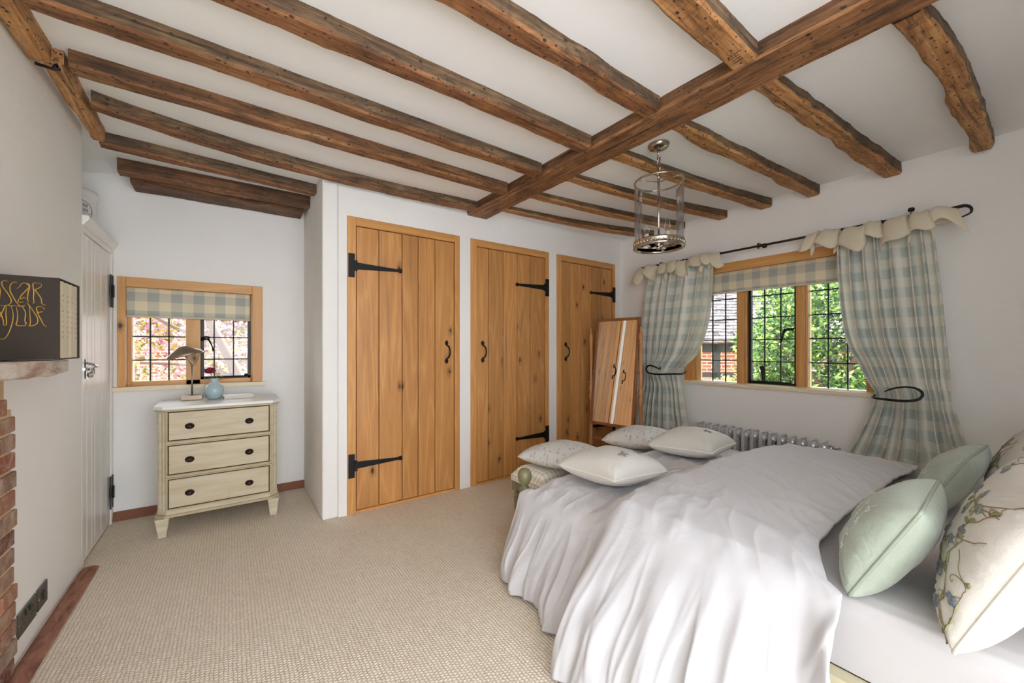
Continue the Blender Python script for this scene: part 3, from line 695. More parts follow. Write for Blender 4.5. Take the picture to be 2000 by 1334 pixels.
# ------------------------------------------------------------------ curtains
PX=3.405; PZ=1.957
def curtain(Lp,Rp,label,nf,seed,ztop,zbot,tie,frill):
    root=empty('curtain',(PX,(interp(Lp,1.7)+interp(Rp,1.7))/2,zbot),label,'curtain')
    ox=Vector(root.location)
    W=1.3; rs=random.Random(seed); ph=[rs.uniform(-.9,.9) for _ in range(nf+2)]
    def fold(s,z):
        x=s*nf; k=int(x); w=interp([(i,ph[i]) for i in range(nf+1)],x)*.55
        p=2*math.pi*(x+w*.5)
        return math.sin(p)+.28*math.sin(2*p+seed+z*1.5), math.cos(p)
    def fn(u,v):
        z=ztop+(zbot-ztop)*v; L=interp(Lp,z); Rr=interp(Rp,z)
        f,c=fold(u,z); w=abs(L-Rr)
        g=math.exp(-((z-tie)/.10)**2)            # gathered by the tieback
        amp=(.036+.018*sstep(ztop,ztop-.5,z)*(.6+.8*abs(nz(u*3,z*1.3,seed))))*(1-.3*g)
        y=L+(Rr-L)*u+.016*c*(1 if L<Rr else -1)*(1-.5*g)
        x=PX-.015-.020*(1-sstep(ztop,ztop-.2,z))*0-amp*f
        x-=.075*g*math.sin(math.pi*u)+.035*sstep(tie-.05,tie-.45,z)*math.sin(math.pi*min(1,u+.1))
        # soft diagonal pulls towards the tieback
        q=nz(u*6+seed,z*5,seed); x-=.014*q*sstep(ztop-.1,tie+.1,z)
        return Vector((x,y,z))-ox
    b=MB(); b.grid(fn,150,110,0,lambda u,v:(u*W,(1-v)*(ztop-zbot)),flip=False)
    b.build('curtain_cloth',M['gingham'],root,smooth=True,solid=.003)
    # frilled heading that flops forward
    ya,yb=frill; n=int(abs(ya-yb)/.0022)
    def fr(u,v):
        y=ya+(yb-ya)*u; s=u*abs(ya-yb)
        a=nz(s*13+seed*3,1.3,seed); c=nz(s*25+seed,7.7,seed*2); d=nz(s*9+seed,4.4,seed)
        # section: rises from the gathers, rolls over towards the room and hangs
        up=[(0,0,-.05),(.20,-.014,-.002),(.36,-.038,.026),(.55,-.070,.008),(.78,-.088,-.046),(1,-.088,-.100)]
        X=interp([(p[0],p[1]) for p in up],v); Z=interp([(p[0],p[2]) for p in up],v)
        k=v*v
        p=2*math.pi*s/.105+5.0*nz(s*6+seed,2.2,seed); m=v**1.3*(.55+.9*abs(nz(s*5,6.6,seed))+.2)
        X=X*(1+.6*d)-.042*m*math.sin(p); y=y+.040*m*math.cos(p+.5)+.05*k*(2*u-1)*(-1 if ya>yb else 1); Z=Z+.085*k*a+.050*v*d+.022*m*math.sin(p*2+1)+.016*m*math.sin(p)
        e=sstep(.06,0,min(u,1-u)); Z-=.02*e*k
        return Vector((PX-.012+X,y,PZ-.028+Z))-ox
    b=MB(); b.grid(fr,n,16,0,lambda u,v:(u*W*1.2,v*.12)); b.build('curtain_frill',M['lining'],root,smooth=True,solid=.003)
    return root
RL=[(1.93,.935),(1.80,.935),(1.607,.925),(1.36,.905),(1.17,.868),(1.05,.815),(.93,.765),(.86,.727),(.78,.745),(.62,.80),(.45,.87),(.35,.92),(.05,.98)]
RR=[(1.93,.485),(1.79,.472),(1.54,.45),(1.33,.435),(1.09,.420),(.91,.408),(.80,.392),(.625,.356),(.46,.308),(.05,.24)]
LL=[(1.93,2.40),(1.80,2.43),(1.56,2.468),(1.15,2.495),(.93,2.46),(.84,2.45),(.60,2.495),(.35,2.53),(.05,2.56)]
LR=[(1.93,1.785),(1.77,1.785),(1.505,1.81),(1.30,1.85),(1.10,1.94),(.97,2.06),(.90,2.10),(.80,2.085),(.63,2.06),(.43,2.03),(.05,1.98)]
curtain(RL,RR,'check curtain beside the bed pillows, tied back with an iron hook',7,3,1.925,.06,.86,(1.06,.385))
curtain(LL,LR,'check curtain behind the cheval mirror, tied back with an iron hook',8,5,1.925,.06,.91,(2.50,1.72))
# pole
pole=empty('curtain_pole',(WX,1.45,PZ),'slim dark iron curtain pole with curled ends over the wide window','curtain pole')
OP=Matrix.Translation((-WX,-1.45,-PZ)); P=lambda x,y,z:OP@Vector((x,y,z))
b=MB(); b.tube([P(PX,.44,PZ),P(PX,1.0,PZ)],.0115,10); b.tube([P(PX,.44,PZ),P(PX,2.44,PZ)],.0088,10); b.tube([P(PX,1.72,PZ),P(PX,2.44,PZ)],.0108,10)
for y in (.455,2.41): b.tube([P(PX,y-.012,PZ),P(PX,y+.012,PZ)],.017,12)
b.build('rod',M['polemetal'],pole,smooth=True)
def curl(y0,s):
    b=MB(); pts=[];rr=[]
    for i in range(26):
        t=i/25
        if t<.35: q=t/.35; pts.append(P(PX,y0+s*.075*q,PZ+.004*q)); rr.append(.0095)
        else:
            q=(t-.35)/.65; th=q*math.pi*1.08; r=.033
            pts.append(P(PX-.002*q,y0+s*(.075+r*math.sin(th)-max(0,q-.6)*.11),PZ+.004-r+r*math.cos(th)+max(0,q-.75)*.03)); rr.append(.0095-.007*q)
    b.tube(pts,rr,10); return b.build('finial',M['polemetal'],pole,smooth=True)
curl(.43,-1); curl(2.45,1)
for y in (.565,1.43,2.30):
    b=MB(); b.tube([P(WX-.001,y,PZ+.02),P(PX+.0,y,PZ+.02),P(PX-.012,y,PZ+.012)],.006,8); b.lathe([(.02,0),(.02,.006),(0,.008)],P(WX-.001,y,PZ+.02),12,Matrix.Rotation(R(-90),3,'Y').to_4x4())
    b.tube([P(PX-.014,y,PZ+.014),P(PX-.014,y,PZ-.012),P(PX,y,PZ-.018),P(PX+.014,y,PZ-.008)],.005,8)
    if y<1: b.lathe([(0,-.012),(.012,-.011),(.016,-.004),(.016,.004),(.012,.011),(0,.012)],P(PX,y,PZ+.042),12)
    b.build('bracket',M['polemetal'],pole,smooth=True)
def ring(y,label,grp):
    b=MB(); pts=[]
    for i in range(18):
        th=2*math.pi*i/18; pts.append((0,.004*math.sin(th*2)*0,-.004+.0*i))
    pts=[(.018*math.cos(2*math.pi*i/18),0,-.007+.019*math.sin(2*math.pi*i/18)) for i in range(18)]
    b.tube(pts,.0032,6,closed=True); 
    pts=[(.0,.007*math.cos(2*math.pi*i/10),-.033+.007*math.sin(2*math.pi*i/10)) for i in range(10)]
    b.tube(pts,.0018,5,closed=True)
    o=b.build('curtain_ring',M['polemetal'],smooth=True,loc=(PX,y,PZ)); tag(o,label,'curtain ring',grp)
for y in (.50,.66,.70,.745,.80,.90,.945): ring(y,'small dark iron ring on the pole above the curtain by the bed pillows','rings of the curtain by the pillows')
for y in (1.795,1.85,2.06,2.12,2.18,2.34): ring(y,'small dark iron ring on the pole above the curtain behind the mirror','rings of the curtain behind the mirror')
# tiebacks
def tie(pts,rr,label):
    b=MB(); b.tube(pts,rr,8); o=b.build('curtain_tieback',M['iron'],smooth=True); tag(o,label,'tieback')
def px(u,v,X):
    a=(u-1000)/FPX; t=X/(CA+SA*a); return Vector((X,(SA-CA*a)*t,EYE+(680-v)/FPX*t))
# these offsets were measured on the two hooks: (along wall, height) from the photo, at their real depth
tr=[(3.49,.715,.865),(3.40,.735,.842),(3.30,.715,.838),(3.245,.64,.838),(3.225,.56,.840),(3.235,.507,.855),(3.245,.492,.888),(3.240,.515,.915),(3.235,.56,.922),(3.24,.615,.908),(3.245,.655,.886)]
def smoothpts(p,k=5):
    out=[]; n=len(p)
    for i in range(n-1):
        a=Vector(p[max(i-1,0)]);b_=Vector(p[i]);c=Vector(p[i+1]);d=Vector(p[min(i+2,n-1)])
        for j in range(k):
            t=j/k; out.append(.5*((2*b_)+(c-a)*t+(2*a-5*b_+4*c-d)*t*t+(3*b_-a-3*c+d)*t**3))
    out.append(Vector(p[-1])); return out
q=smoothpts(tr); tie(q,[.0075-.004*max(0,i/len(q)-.6)/.4 for i in range(len(q))],'curled black iron tieback hook on the curtain beside the bed pillows')
tl=[(3.49,2.09,.93),(3.38,2.06,.915),(3.29,2.10,.915),(3.255,2.20,.908),(3.255,2.29,.908),(3.26,2.345,.92),(3.262,2.362,.95),(3.26,2.345,.978),(3.255,2.30,.985),(3.25,2.24,.968),(3.25,2.205,.955),(3.25,2.20,.968),(3.25,2.21,.978)]
q=smoothpts(tl); tie(q,[.0075-.004*max(0,i/len(q)-.6)/.4 for i in range(len(q))],'curled black iron tieback hook on the curtain behind the mirror')
# ------------------------------------------------------------------ radiator
rad=empty('radiator',(3.44,1.46,0),'silver column radiator under the wide window','radiator')
NS=15; ya,yb=.985,1.955
for k in range(NS):
    y=ya+(yb-ya)*(k+.5)/NS-1.46
    b=MB()
    # front plate rises, curves over the top and falls to the rear
    prof=[(-.060,.06),(-.060,.475),(-.050,.492),(.05,.492),(.06,.48),(.06,.06)]
    b.box((-.060,y-.0135,.08),(-.048,y+.0135,.485)); b.box((-.060,y-.011,.478),(.055,y+.011,.490)); b.box((.048,y-.011,.08),(.06,y+.011,.485))
    b.box((-.060,y-.014,.08),(.055,y+.014,.092))
    for xx in (-.026,.0,.026): b.tube([(xx,y,.09),(xx,y,.44)],.0085,8)
    for zz in (.445,.12): b.lathe([(0,-.034),(.012,-.033),(.030,-.020),(.036,0),(.030,.020),(.012,.033),(0,.034)],(0,y,zz),14,Matrix.Rotation(R(90),3,'X').to_4x4())
    b.build('radiator_section',M['radiator'],rad,bevel=.003)
b=MB(); b.lathe([(.0,0),(.02,.0),(.024,.012),(.018,.026),(.008,.032),(.008,.045),(0,.046)],(0,ya-1.46+.0,.445),14,Matrix.Rotation(R(90),3,'X').to_4x4()); b.tube([(0,ya-1.46-.04,.445),(.03,ya-1.46-.055,.45)],.006,8)
b.build('bleed_valve',M['chrome'],rad,smooth=True)
for s in (ya+.06,yb-.06):
    b=MB(); b.box((.02,s-1.46-.012,0),(.045,s-1.46+.012,.085)); b.build('foot',M['radiator'],rad)
# ------------------------------------------------------------------ pendant lantern
LXY=(2.0,1.365); cz=ceilz(2.0)
lan=empty('pendant_lantern',(LXY[0],LXY[1],cz),'nickel and clear glass cylinder lantern hanging from the ceiling','pendant light')
b=MB(); b.lathe([(.0,-.032),(.02,-.031),(.05,-.022),(.058,-.010),(.060,0)],n=24); b.build('ceiling_rose',M['nickel'],lan,smooth=True)
b=MB()
def link(c,ax,h=.026,w=.011):
    pts=[]
    for i in range(16):
        th=2*math.pi*i/16; a=w*math.cos(th); z=c+h*math.sin(th); pts.append((a,0,z) if ax else (0,a,z))
    b.tube(pts,.0034,6,closed=True)
b.tube([(0,0,-.03),(0,0,-.062)],.006,8)
link(-.082,1); link(-.122,0); link(-.155,1)
b.tube([(0,0,-.17),(0,0,-.20)],.009,8)
b.build('chain',M['nickel'],lan,smooth=True)
b=MB(); b.tube([(0,0,-.19),(0,0,-.575)],.0065,10); b.build('stem',M['nickel'],lan,smooth=True)
zt=-.215; zb=-.575; rg=.132
b=MB(); b.grid(lambda u,v:(rg*math.cos(2*math.pi*u),rg*math.sin(2*math.pi*u),zt+(zb-zt)*v),48,4,closeu=True); b.build('glass_cylinder',M['lampglass'],lan,smooth=True)
b=MB(); pts=[(rg*math.cos(2*math.pi*i/48),rg*math.sin(2*math.pi*i/48),zt) for i in range(48)]; b.tube(pts,.0055,8,closed=True)
for a in (0,2.09,4.19): b.tube([(0,0,zt-.0),(rg*math.cos(a+.6),rg*math.sin(a+.6),zt)],.0028,6)
b.build('top_ring',M['nickel'],lan,smooth=True)
b=MB(); b.lathe([(rg-.004,zb+.022),(rg+.006,zb+.022),(rg+.008,zb+.014),(rg+.004,zb+.008),(rg+.004,zb-.004),(rg+.010,zb-.010),(rg+.008,zb-.020),(rg-.010,zb-.020),(rg-.012,zb-.010),(rg-.008,zb+.0),(rg-.004,zb+.022)],n=48)
for i in range(40):
    a=2*math.pi*i/40; b.lathe([(0,-.006),(.004,-.005),(.005,0),(.004,.005),(0,.006)],((rg+.005)*math.cos(a),(rg+.005)*math.sin(a),zb+.002),6)
for a in (0.3,2.4,4.5): b.tube([(0,0,zb-.008),(rg*.5*math.cos(a),rg*.5*math.sin(a),zb-.015),(rg*math.cos(a),rg*math.sin(a),zb-.008)],.006,8)
b.lathe([(0,-.03),(.012,-.026),(.016,-.014),(.012,-.002),(.02,.004),(.02,.012),(0,.016)],(0,0,zb),16)
b.build('bottom_ring',M['nickel'],lan,smooth=True)
for a in (0.3,2.4,4.5):
    c=(rg*.5*math.cos(a),rg*.5*math.sin(a),zb-.012)
    b=MB(); b.lathe([(0,0),(.020,.002),(.022,.006),(.012,.010),(.012,.075),(.0,.076)],c,14); o=b.build('candle_sleeve',M['candle'],lan,smooth=True)
    b=MB(); b.lathe([(.008,.076),(.016,.09),(.0175,.105),(.012,.125),(.004,.145),(0,.15)],c,14); b.build('candle_bulb',M['lampglass'],lan,smooth=True)
# ------------------------------------------------------------------ chimney side: fireplace, mantel, slipcase, sockets
fp=empty('fireplace',(LX,1.6,0),'old red brick fireplace side set in the chimney wall','fireplace')
OF=Matrix.Translation((-LX,-1.6,0))
b=MB(); rs=random.Random(4)
b.box((LX+.0005,1.0,.0),(LX+.006,2.145,.935),0,0,OF); b.box((LX+.0005,1.0,.93),(LX+.006,2.09,1.045),0,0,OF); b.build('mortar',M['mortar'],fp)
b=MB(); z=.006; k=0
while z<.98:
    h=.056+rs.uniform(-.004,.004)
    yE=(2.165 if z<.90 else 2.105)+rs.uniform(-.006,.008)
    y=yE; first=True
    if k in (9,10,11) :   # soldier bricks on end
        pass
    while y>1.05:
        L=(.105 if (k%2==0 and first) else .215)+rs.uniform(-.008,.008); first=False
        d=.012+rs.uniform(-.003,.004)
        b.box((LX+.001,y-L,z),(LX+d,y,z+h),0,rs.random(),OF); y-=L+.011
    z+=h+.010; k+=1
b.build('brick_face',M['brick'],fp,bevel=.004)
def man(b):
    n=40
    def sec(i):
        y=.9+(2.19-.9)*i/n; f=lambda k,s=.006: s*nz(y*7,k*3.3)+.5*s*nz(y*24,k*1.7)
        return [(LX+.0005,y,1.106),(LX+.128+f(1),y,1.108+f(2,.002)),(LX+.132+f(3),y,1.10+f(7,.002)),(LX+.130+f(4),y,1.062+f(5,.010)),(LX+.12+f(6),y,1.056+f(5,.010)),(LX+.0005,y,1.058)]
    for i in range(n+1): b.v+=[OM@Vector(p) for p in sec(i)]
    for i in range(n):
        for j in range(6): b.face([i*6+j,i*6+(j+1)%6,(i+1)*6+(j+1)%6,(i+1)*6+j])
    b.face([0,1,2,3,4,5]); b.face([n*6+j for j in range(6)][::-1])
OM=Matrix.Translation((-LX,-1.6,-1.06))
b=MB(); man(b); o=b.build('mantel_shelf',M['rustic'],loc=(LX,1.6,1.06)); tag(o,'rough whitewashed timber mantel shelf above the brick fireplace','mantel')
# slipcase: open on the side towards the room's far end; five cream volumes inside
cx0,cx1=LX+.002,-.468; cy0,cy1=1.976,2.192; z0c=1.1115; hc=.275
sl=empty('book_slipcase',(cx0,cy0,z0c),'dark brown book slipcase with gold lettering on the mantel shelf','book box')
b=MB(); w=cx1-cx0; dd=cy1-cy0; tk=.004
b.box((0,0,0),(w,tk,hc)); b.box((0,dd-tk,0),(w,dd,hc)); b.box((0,tk,0),(w,dd-tk,tk)); b.box((0,tk,hc-tk),(w,dd-tk,hc)); b.box((0,tk,tk),(tk,dd-tk,hc-tk))
b.build('case',M['casebrown'],sl,bevel=.0015)
# gold lettering as raised foil strokes on the cover; coordinates measured as (x from the box's outer edge, z up) in metres
def letter_strokes():
    # zoomed crop units (1156 wide = 260 px): u 0..500 across, v 265 top .. 985 bottom
    S=[]
    S.append([(2,360),(12,395),(10,450),(2,500),(-10,530)])                       # O
    S.append([(78,325),(45,320),(25,335),(35,375),(70,425),(95,470),(100,500),(80,525),(40,535),(0,532)])  # S
    S.append([(150,330),(115,330),(92,360),(92,410),(115,455),(140,500),(170,530),(205,545)])  # C
    S.append([(140,385),(165,365),(185,335),(215,330),(245,360),(215,400),(180,440),(170,470),(190,465),(205,455),(222,470)])  # A left swash
    S.append([(215,330),(240,335),(248,365),(235,420),(232,470),(240,495)])
    S.append([(160,470),(155,490),(170,500),(200,498)])
    S.append([(345,328),(300,322),(275,335),(283,400),(280,460),(285,500),(270,500)])  # R
    S.append([(345,328),(345,350),(320,370),(295,385),(320,420),(345,460),(350,500),(365,515),(385,512)])
    S.append([(-12,560),(15,600),(35,660),(40,700)]); S.append([(0,650),(30,590),(50,540),(62,530)]); S.append([(62,535),(58,600),(62,660),(60,700),(30,700)])  # W I
    S.append([(62,530),(100,535),(128,530)])
    S.append([(100,540),(115,600),(112,660),(95,730),(70,790),(45,820),(10,822),(-10,818)])   # long tail
    S.append([(140,540),(150,600),(148,660),(140,698),(175,705),(215,700),(222,670)])  # L
    S.append([(128,530),(175,535),(215,525)])
    S.append([(190,540),(215,590),(210,650),(215,690)])
    S.append([(222,500),(245,530),(250,600),(255,680),(245,705),(280,700),(310,680),(315,640),(290,590),(260,545),(240,515),(222,500)])  # D
    S.append([(365,540),(330,530),(305,545),(320,600),(345,650),(365,690),(390,712)])   # E
    S.append([(305,590),(335,580),(362,575)]); S.append([(365,540),(372,555)])
    return S
b=MB(); sx_=.1335/508.0
for S_ in letter_strokes():
    pp=smoothpts([(w-(505-u)*.000262, -.0006, hc-(v-265)*.000372) for u,v in S_],4)
    pp=[p for p in pp if p.x>.0025]
    if len(pp)<3: continue
    n=len(pp); b.tube(pp,[ .0005+.0011*math.sin(math.pi*(i+.3)/n) for i in range(n)],6)
b.build('gold_lettering',M['gold'],sl,smooth=True)
vols=[(.006,.060,'spine','cream volume in the slipcase next to its lettered cover'),(.061,.104,'spine2','cream volume standing second from the lettered cover in the slipcase'),(.105,.148,'spine','cream volume standing third from the lettered cover in the slipcase'),(.149,.208,'spine2','thick cream volume in the slipcase farthest from its lettered cover')]
for (a,c,mt,lab) in vols:
    r=empty('book',(cx0+.006,cy0+a,z0c+tk+.0005),lab,'book','volumes in the slipcase')
    H=hc-2*tk-.004; D=w-.007
    b=MB(); n=10
    b.grid(lambda u,v:(D-.004+.004*math.sin(math.pi*u),.0005+(c-a-.001)*u,v*H),n,2); b.box((0,.0005,0),(D-.004,c-a-.0005,H)); b.build('cover',M[mt],r)
    b=MB()
    rs=random.Random(int(a*1000))
    for zz in (.07,.088,.106,.124,.142,.160,.178,.196,.214):
        y=(c-a)*.3
        for q in range(3):
            if rs.random()<.8: b.tube([(D+.0004,y+q*.007,zz),(D+.0004,y+q*.007+.004,zz+.003*rs.uniform(-1,1)),(D+.0004,y+q*.007+.005,zz+.006)],.0005,5)
    b.build('spine_lettering',M['faint'],r)
# sockets
def plate(y0,y1,z0,z1,label,double):
    r=empty('wall_socket' if double else 'wall_switch',(LX,y0,z0),label,'socket' if double else 'switch')
    W=y1-y0; H=z1-z0
    b=MB(); b.box((.0005,0,0),(.006,W,H)); b.build('face_plate',M['steelgrey'],r,bevel=.002)
    if double:
        for c in (.036,W-.036):
            b=MB()
            b.box((.0055,c-.006,.052),(.0068,c-.002+.004,.062)); b.box((.0055,c-.016,.030),(.0068,c-.007,.036)); b.box((.0055,c+.007,.030),(.0068,c+.016,.036)); b.build('pin_slots',M['switchdark'],r)
        for c in (W/2-.018,W/2+.018):
            b=MB(); b.box((.0055,c-.006,.056),(.0105,c+.006,.078)); b.build('rocker',M['switchdark'],r,bevel=.001)
    else:
        b=MB(); b.box((.0055,W/2-.010,.028),(.011,W/2+.010,.062)); b.build('rocker',M['switchdark'],r,bevel=.001)
    for c in (.008,W-.008):
        b=MB(); b.lathe([(.003,0),(.003,.001),(0,.0012)],(.006,c,H/2),8,Matrix.Rotation(R(90),3,'Y').to_4x4()); b.build('screw',M['chrome'],r)
plate(2.205,2.372,.093,.182,'double steel power socket low on the chimney wall beside the bricks',True)
plate(2.388,2.488,.095,.183,'single steel switch plate low on the chimney wall next to the socket',False)
# ------------------------------------------------------------------ painted cupboard
cup=empty('cupboard',(LX,CY,0),'tall white painted plank cupboard built into the recess by the window','cupboard')
OC=Matrix.Translation((-LX,-CY,0)); y0,y1=CY+.002,AY-.004; HT=1.80
b=MB(); b.box((-1.15,y0+.0,.0),(LX-.03,y1,HT),0,0,OC); b.box((LX-.03,y0,0),(LX-.002,y0+.035,HT),0,0,OC); b.box((LX-.03,y1-.05,0),(LX,y1,HT),0,0,OC); b.box((LX-.03,y0+.035,1.765),(LX-.001,y1-.05,HT),0,0,OC)
b.build('carcass',M['white_satin'],cup,bevel=.002)
b=MB(); es=[y0+.038,3.108,3.20,3.262,3.40,3.52,y1-.053]
for i in range(len(es)-1): b.box((LX-.024,es[i]+.0022,.012),(LX-.006,es[i+1]-.0022,1.762),0,0,OC)
b.build('cupboard_door',M['white_satin'],cup,bevel=.004)
b=MB()
prof=[(LX-.03,HT),(LX+.004,HT),(LX+.010,HT+.012),(LX+.022,HT+.028),(LX+.024,HT+.044),(LX+.018,HT+.050),(LX-.03,HT+.050)]
k=len(b.v)
for yy in (y0,y1): b.v+=[OC@Vector((p[0],yy,p[1])) for p in prof]
n=len(prof)
for i in range(n): b.face([k+i,k+n+i,k+n+(i+1)%n,k+(i+1)%n])
b.face([k+i for i in range(n)]); b.face([k+n+i for i in range(n)][::-1])
b.build('cornice',M['white_satin'],cup)
for zz in (1.52,.215):
    b=MB(); 
    b.box((LX+.0005,y1-.100,zz-.105),(LX+.006,y1-.072,zz+.105),0,0,OC); b.box((LX+.0005,y1-.052,zz-.105),(LX+.006,y1-.03,zz+.105),0,0,OC); b.box((LX+.0005,y1-.074,zz-.02),(LX+.006,y1-.05,zz+.02),0,0,OC)
    b.tube([OC@Vector((LX+.008,y1-.062,zz-.04)),OC@Vector((LX+.008,y1-.062,zz+.04))],.008,8)
    b.build('cupboard_hinge',M['iron'],cup)
b=MB(); P=lambda x,y,z:OC@Vector((LX+x,y,z))
b.box((LX-.004,3.055,.985),(LX+.004,3.075,1.09),0,0,OC); b.box((LX-.004,3.03,1.03),(LX+.012,3.10,1.045),0,0,OC)
b.tube([P(.004,3.045,1.07),P(.03,3.06,1.06),P(.035,3.10,1.05),P(.02,3.13,1.045)],.006,8); b.tube([P(.02,3.09+.02*math.cos(2*math.pi*i/12),1.02+.02*math.sin(2*math.pi*i/12)) for i in range(12)],.0045,6,closed=True)
b.lathe([(0,.03),(.012,.026),(.016,.014),(.008,.004),(.008,-.004)],P(0,3.065,1.005),12,Matrix.Rotation(R(90),3,'Y').to_4x4())
b.build('thumb_latch',M['chrome'],cup,smooth=False)
# tub on the cupboard
TZ=1.14
tb=empty('storage_tub',(-.80,3.5,HT+.001),'white plastic tub with a printed round badge on top of the cupboard','tub')
b=MB(); rt=.128; b.lathe([(0,.0005),(.118,.0005),(.122,.006),(rt-.004,.225),(rt,.228),(rt+.004,.232),(rt+.004,.262),(rt-.004,.270),(.10,.275),(0,.272)],n=40); o=b.build('tub_body',M['plastic'],tb,smooth=True); o.scale=(1,1,TZ)
# badge facing the room, follows the curve
def onTub(x,z): 
    a0=math.atan2(-3.5,.80)+.42; a=a0+x/.125; r=.1235+.006*z/.2; return (r*math.cos(a),r*math.sin(a),z)
b=MB(); pts=[onTub(.062*math.cos(2*math.pi*i/40),.125+.062*math.sin(2*math.pi*i/40)) for i in range(40)]; b.tube(pts,.0013,5,closed=True)
GL={'L':[[(0,1),(0,0),(.6,0)]],'O':[[(.3,1),(0,.5),(.3,0),(.6,.5),(.3,1)]],'C':[[(.6,.85),(.3,1),(0,.5),(.3,0),(.6,.15)]],'K':[[(0,1),(0,0)],[(.6,1),(0,.45),(.6,0)]],'E':[[(.6,1),(0,1),(0,0),(.6,0)],[(0,.5),(.5,.5)]],'R':[[(0,0),(0,1),(.5,.95),(.55,.6),(0,.5),(.6,0)]],
'B':[[(0,0),(0,1),(.5,.95),(.5,.55),(0,.5),(.6,.45),(.55,.02),(0,0)]],'A':[[(0,0),(.3,1),(.6,0)],[(.12,.4),(.48,.4)]],'N':[[(0,0),(0,1),(.6,0),(.6,1)]],'T':[[(0,1),(.6,1)],[(.3,1),(.3,0)]],'D':[[(0,0),(0,1),(.45,.85),(.6,.5),(.45,.15),(0,0)]],'I':[[(.3,1),(.3,0)]],'G':[[(.6,.85),(.3,1),(0,.5),(.3,0),(.6,.2),(.6,.5),(.35,.5)]]}
def write(txt,cx,z,h,ad):
    x=cx-len(txt)*ad/2
    for ch in txt:
        for s in GL.get(ch,[]): b.tube([onTub(-(x+p*ad*1.1),z+q*h) if False else onTub(x+p*ad*1.1,z+q*h) for p,q in s],.0011,5)
        x+=ad
write('LOCKER',0,.150,.017,.0135); write('BARRON',0,.122,.017,.0135); write('TRADING',0,.088,.014,.0115)
b.tube([onTub(-.055+.11*i/10,.112) for i in range(11)],.0008,5)
o=b.build('printed_badge',M['ink'],tb,smooth=True); o.location=(0,0,.045)
# ------------------------------------------------------------------ chest of drawers
cx0,cx1,cyf,cyb=-.36,.268,3.17,3.585
ch=empty('chest_of_drawers',((cx0+cx1)/2,(cyf+cyb)/2,0),'distressed cream three drawer chest under the small window','chest of drawers')
OH=Matrix.Translation((-(cx0+cx1)/2,-(cyf+cyb)/2,0))
can=.045
def octo(x0,x1,y0,y1,c): return [(x0,y1),(x0,y0+c),(x0+c,y0),(x1-c,y0),(x1,y0+c),(x1,y1)]
def prismz(b,poly,z0,z1,mi=0):
    k=len(b.v); n=len(poly)
    b.v+=[OH@Vector((p[0],p[1],z0)) for p in poly]+[OH@Vector((p[0],p[1],z1)) for p in poly]
    b.face([k+i for i in range(n)][::-1],mi); b.face([k+n+i for i in range(n)],mi)
    for i in range(n): b.face([k+i,k+(i+1)%n,k+n+(i+1)%n,k+n+i],mi)
b=MB(); prismz(b,octo(cx0,cx1,cyf,cyb,can),.135,.772); b.build('carcass',M['chest'],ch,bevel=.003)
b=MB(); prismz(b,octo(cx0-.02,cx1+.02,cyf-.022,cyb,can+.004),.776,.797); b.build('chest_top',M['white_top'],ch,bevel=.004)
b=MB(); prismz(b,octo(cx0-.010,cx1+.010,cyf-.011,cyb,can+.002),.764,.7765); b.build('moulding',M['chesttrim'],ch,bevel=.003); b=MB(); prismz(b,octo(cx0-.012,cx1+.012,cyf-.012,cyb,can+.002),.120,.136); 
b.build('moulding',M['chesttrim'],ch,bevel=.003)
# canted corner fluting
for (xa,xb,ys) in ((cx0,cx0+can,1),(cx1-can,cx1,-1)):
    b=MB()
    for q in (.3,.7):
        if ys==1: p=(xa+can*q,cyf+can*(1-q))
        else: p=(xa+can*q,cyf+can*q)
        b.tube([OH@Vector((p[0],p[1],.16)),OH@Vector((p[0],p[1],.75))],.005,6)
    b.build('fluting',M['chest'],ch)
dz=[(.590,.757),(.384,.552),(.178,.347)]; dx0,dx1=-.302,.215
for (za,zb) in dz:
    b=MB(); b.box((dx0-.005,cyf-.003,za-.006),(dx1+.005,cyf+.005,zb+.006),0,0,OH); 
    gap=b.build('drawer_recess',M['chestgap'],ch)
    b=MB(); b.box((dx0,cyf-.009,za),(dx1,cyf+.004,zb),0,0,OH); dr=b.build('drawer',M['chest'],ch,bevel=.002)
    # bead moulding round the recess
    b=MB()
    for (p,q,r_,s) in ((dx0-.020,dx1+.020,zb+.006,zb+.014),(dx0-.020,dx1+.020,za-.014,za-.006),(dx0-.014,dx0-.006,za-.006,zb+.006),(dx1+.006,dx1+.014,za-.006,zb+.006)): b.box((p,cyf-.012,r_),(q,cyf+.002,s),0,0,OH)
    b.build('drawer_bead',M['chesttrim'],ch,bevel=.003)
    zm=(za+zb)/2-.006
    for xk in (-.2035,.1045):
        b=MB(); T=Matrix.Rotation(R(90),4,'X')
        S_=Matrix.Diagonal((1.25,1,1,1))
        b.lathe([(.019,0),(.019,.003),(.016,.006),(.009,.007),(.007,.012),(.012,.019),(.012,.025),(.008,.029),(0,.030)],OH@Vector((xk,cyf-.009,zm)),18,S_@T)
        b.build('knob',M['knobbronze'],dr,smooth=True)
# bead lines on front
for (xa,ya,sx) in ((cx0+.026,cyf+.024,1),(cx1-.026,cyf+.024,-1),(cx0+.03,cyb-.03,1),(cx1-.03,cyb-.03,-1)):
    b=MB(); k=len(b.v)
    for (z,hw) in ((.002,.019),(.115,.033),(.121,.036)):
        for (p,q) in ((-1,-1),(1,-1),(1,1),(-1,1)): b.v.append(OH@Vector((xa+p*hw,ya+q*hw,z)))
    b.face([0,1,2,3][::-1]); b.face([8,9,10,11])
    for l in (0,4):
        for i in range(4): b.face([l+i,l+(i+1)%4,l+4+(i+1)%4,l+4+i])
    b.build('leg',M['chest'],ch,bevel=.003)
CT=.7975
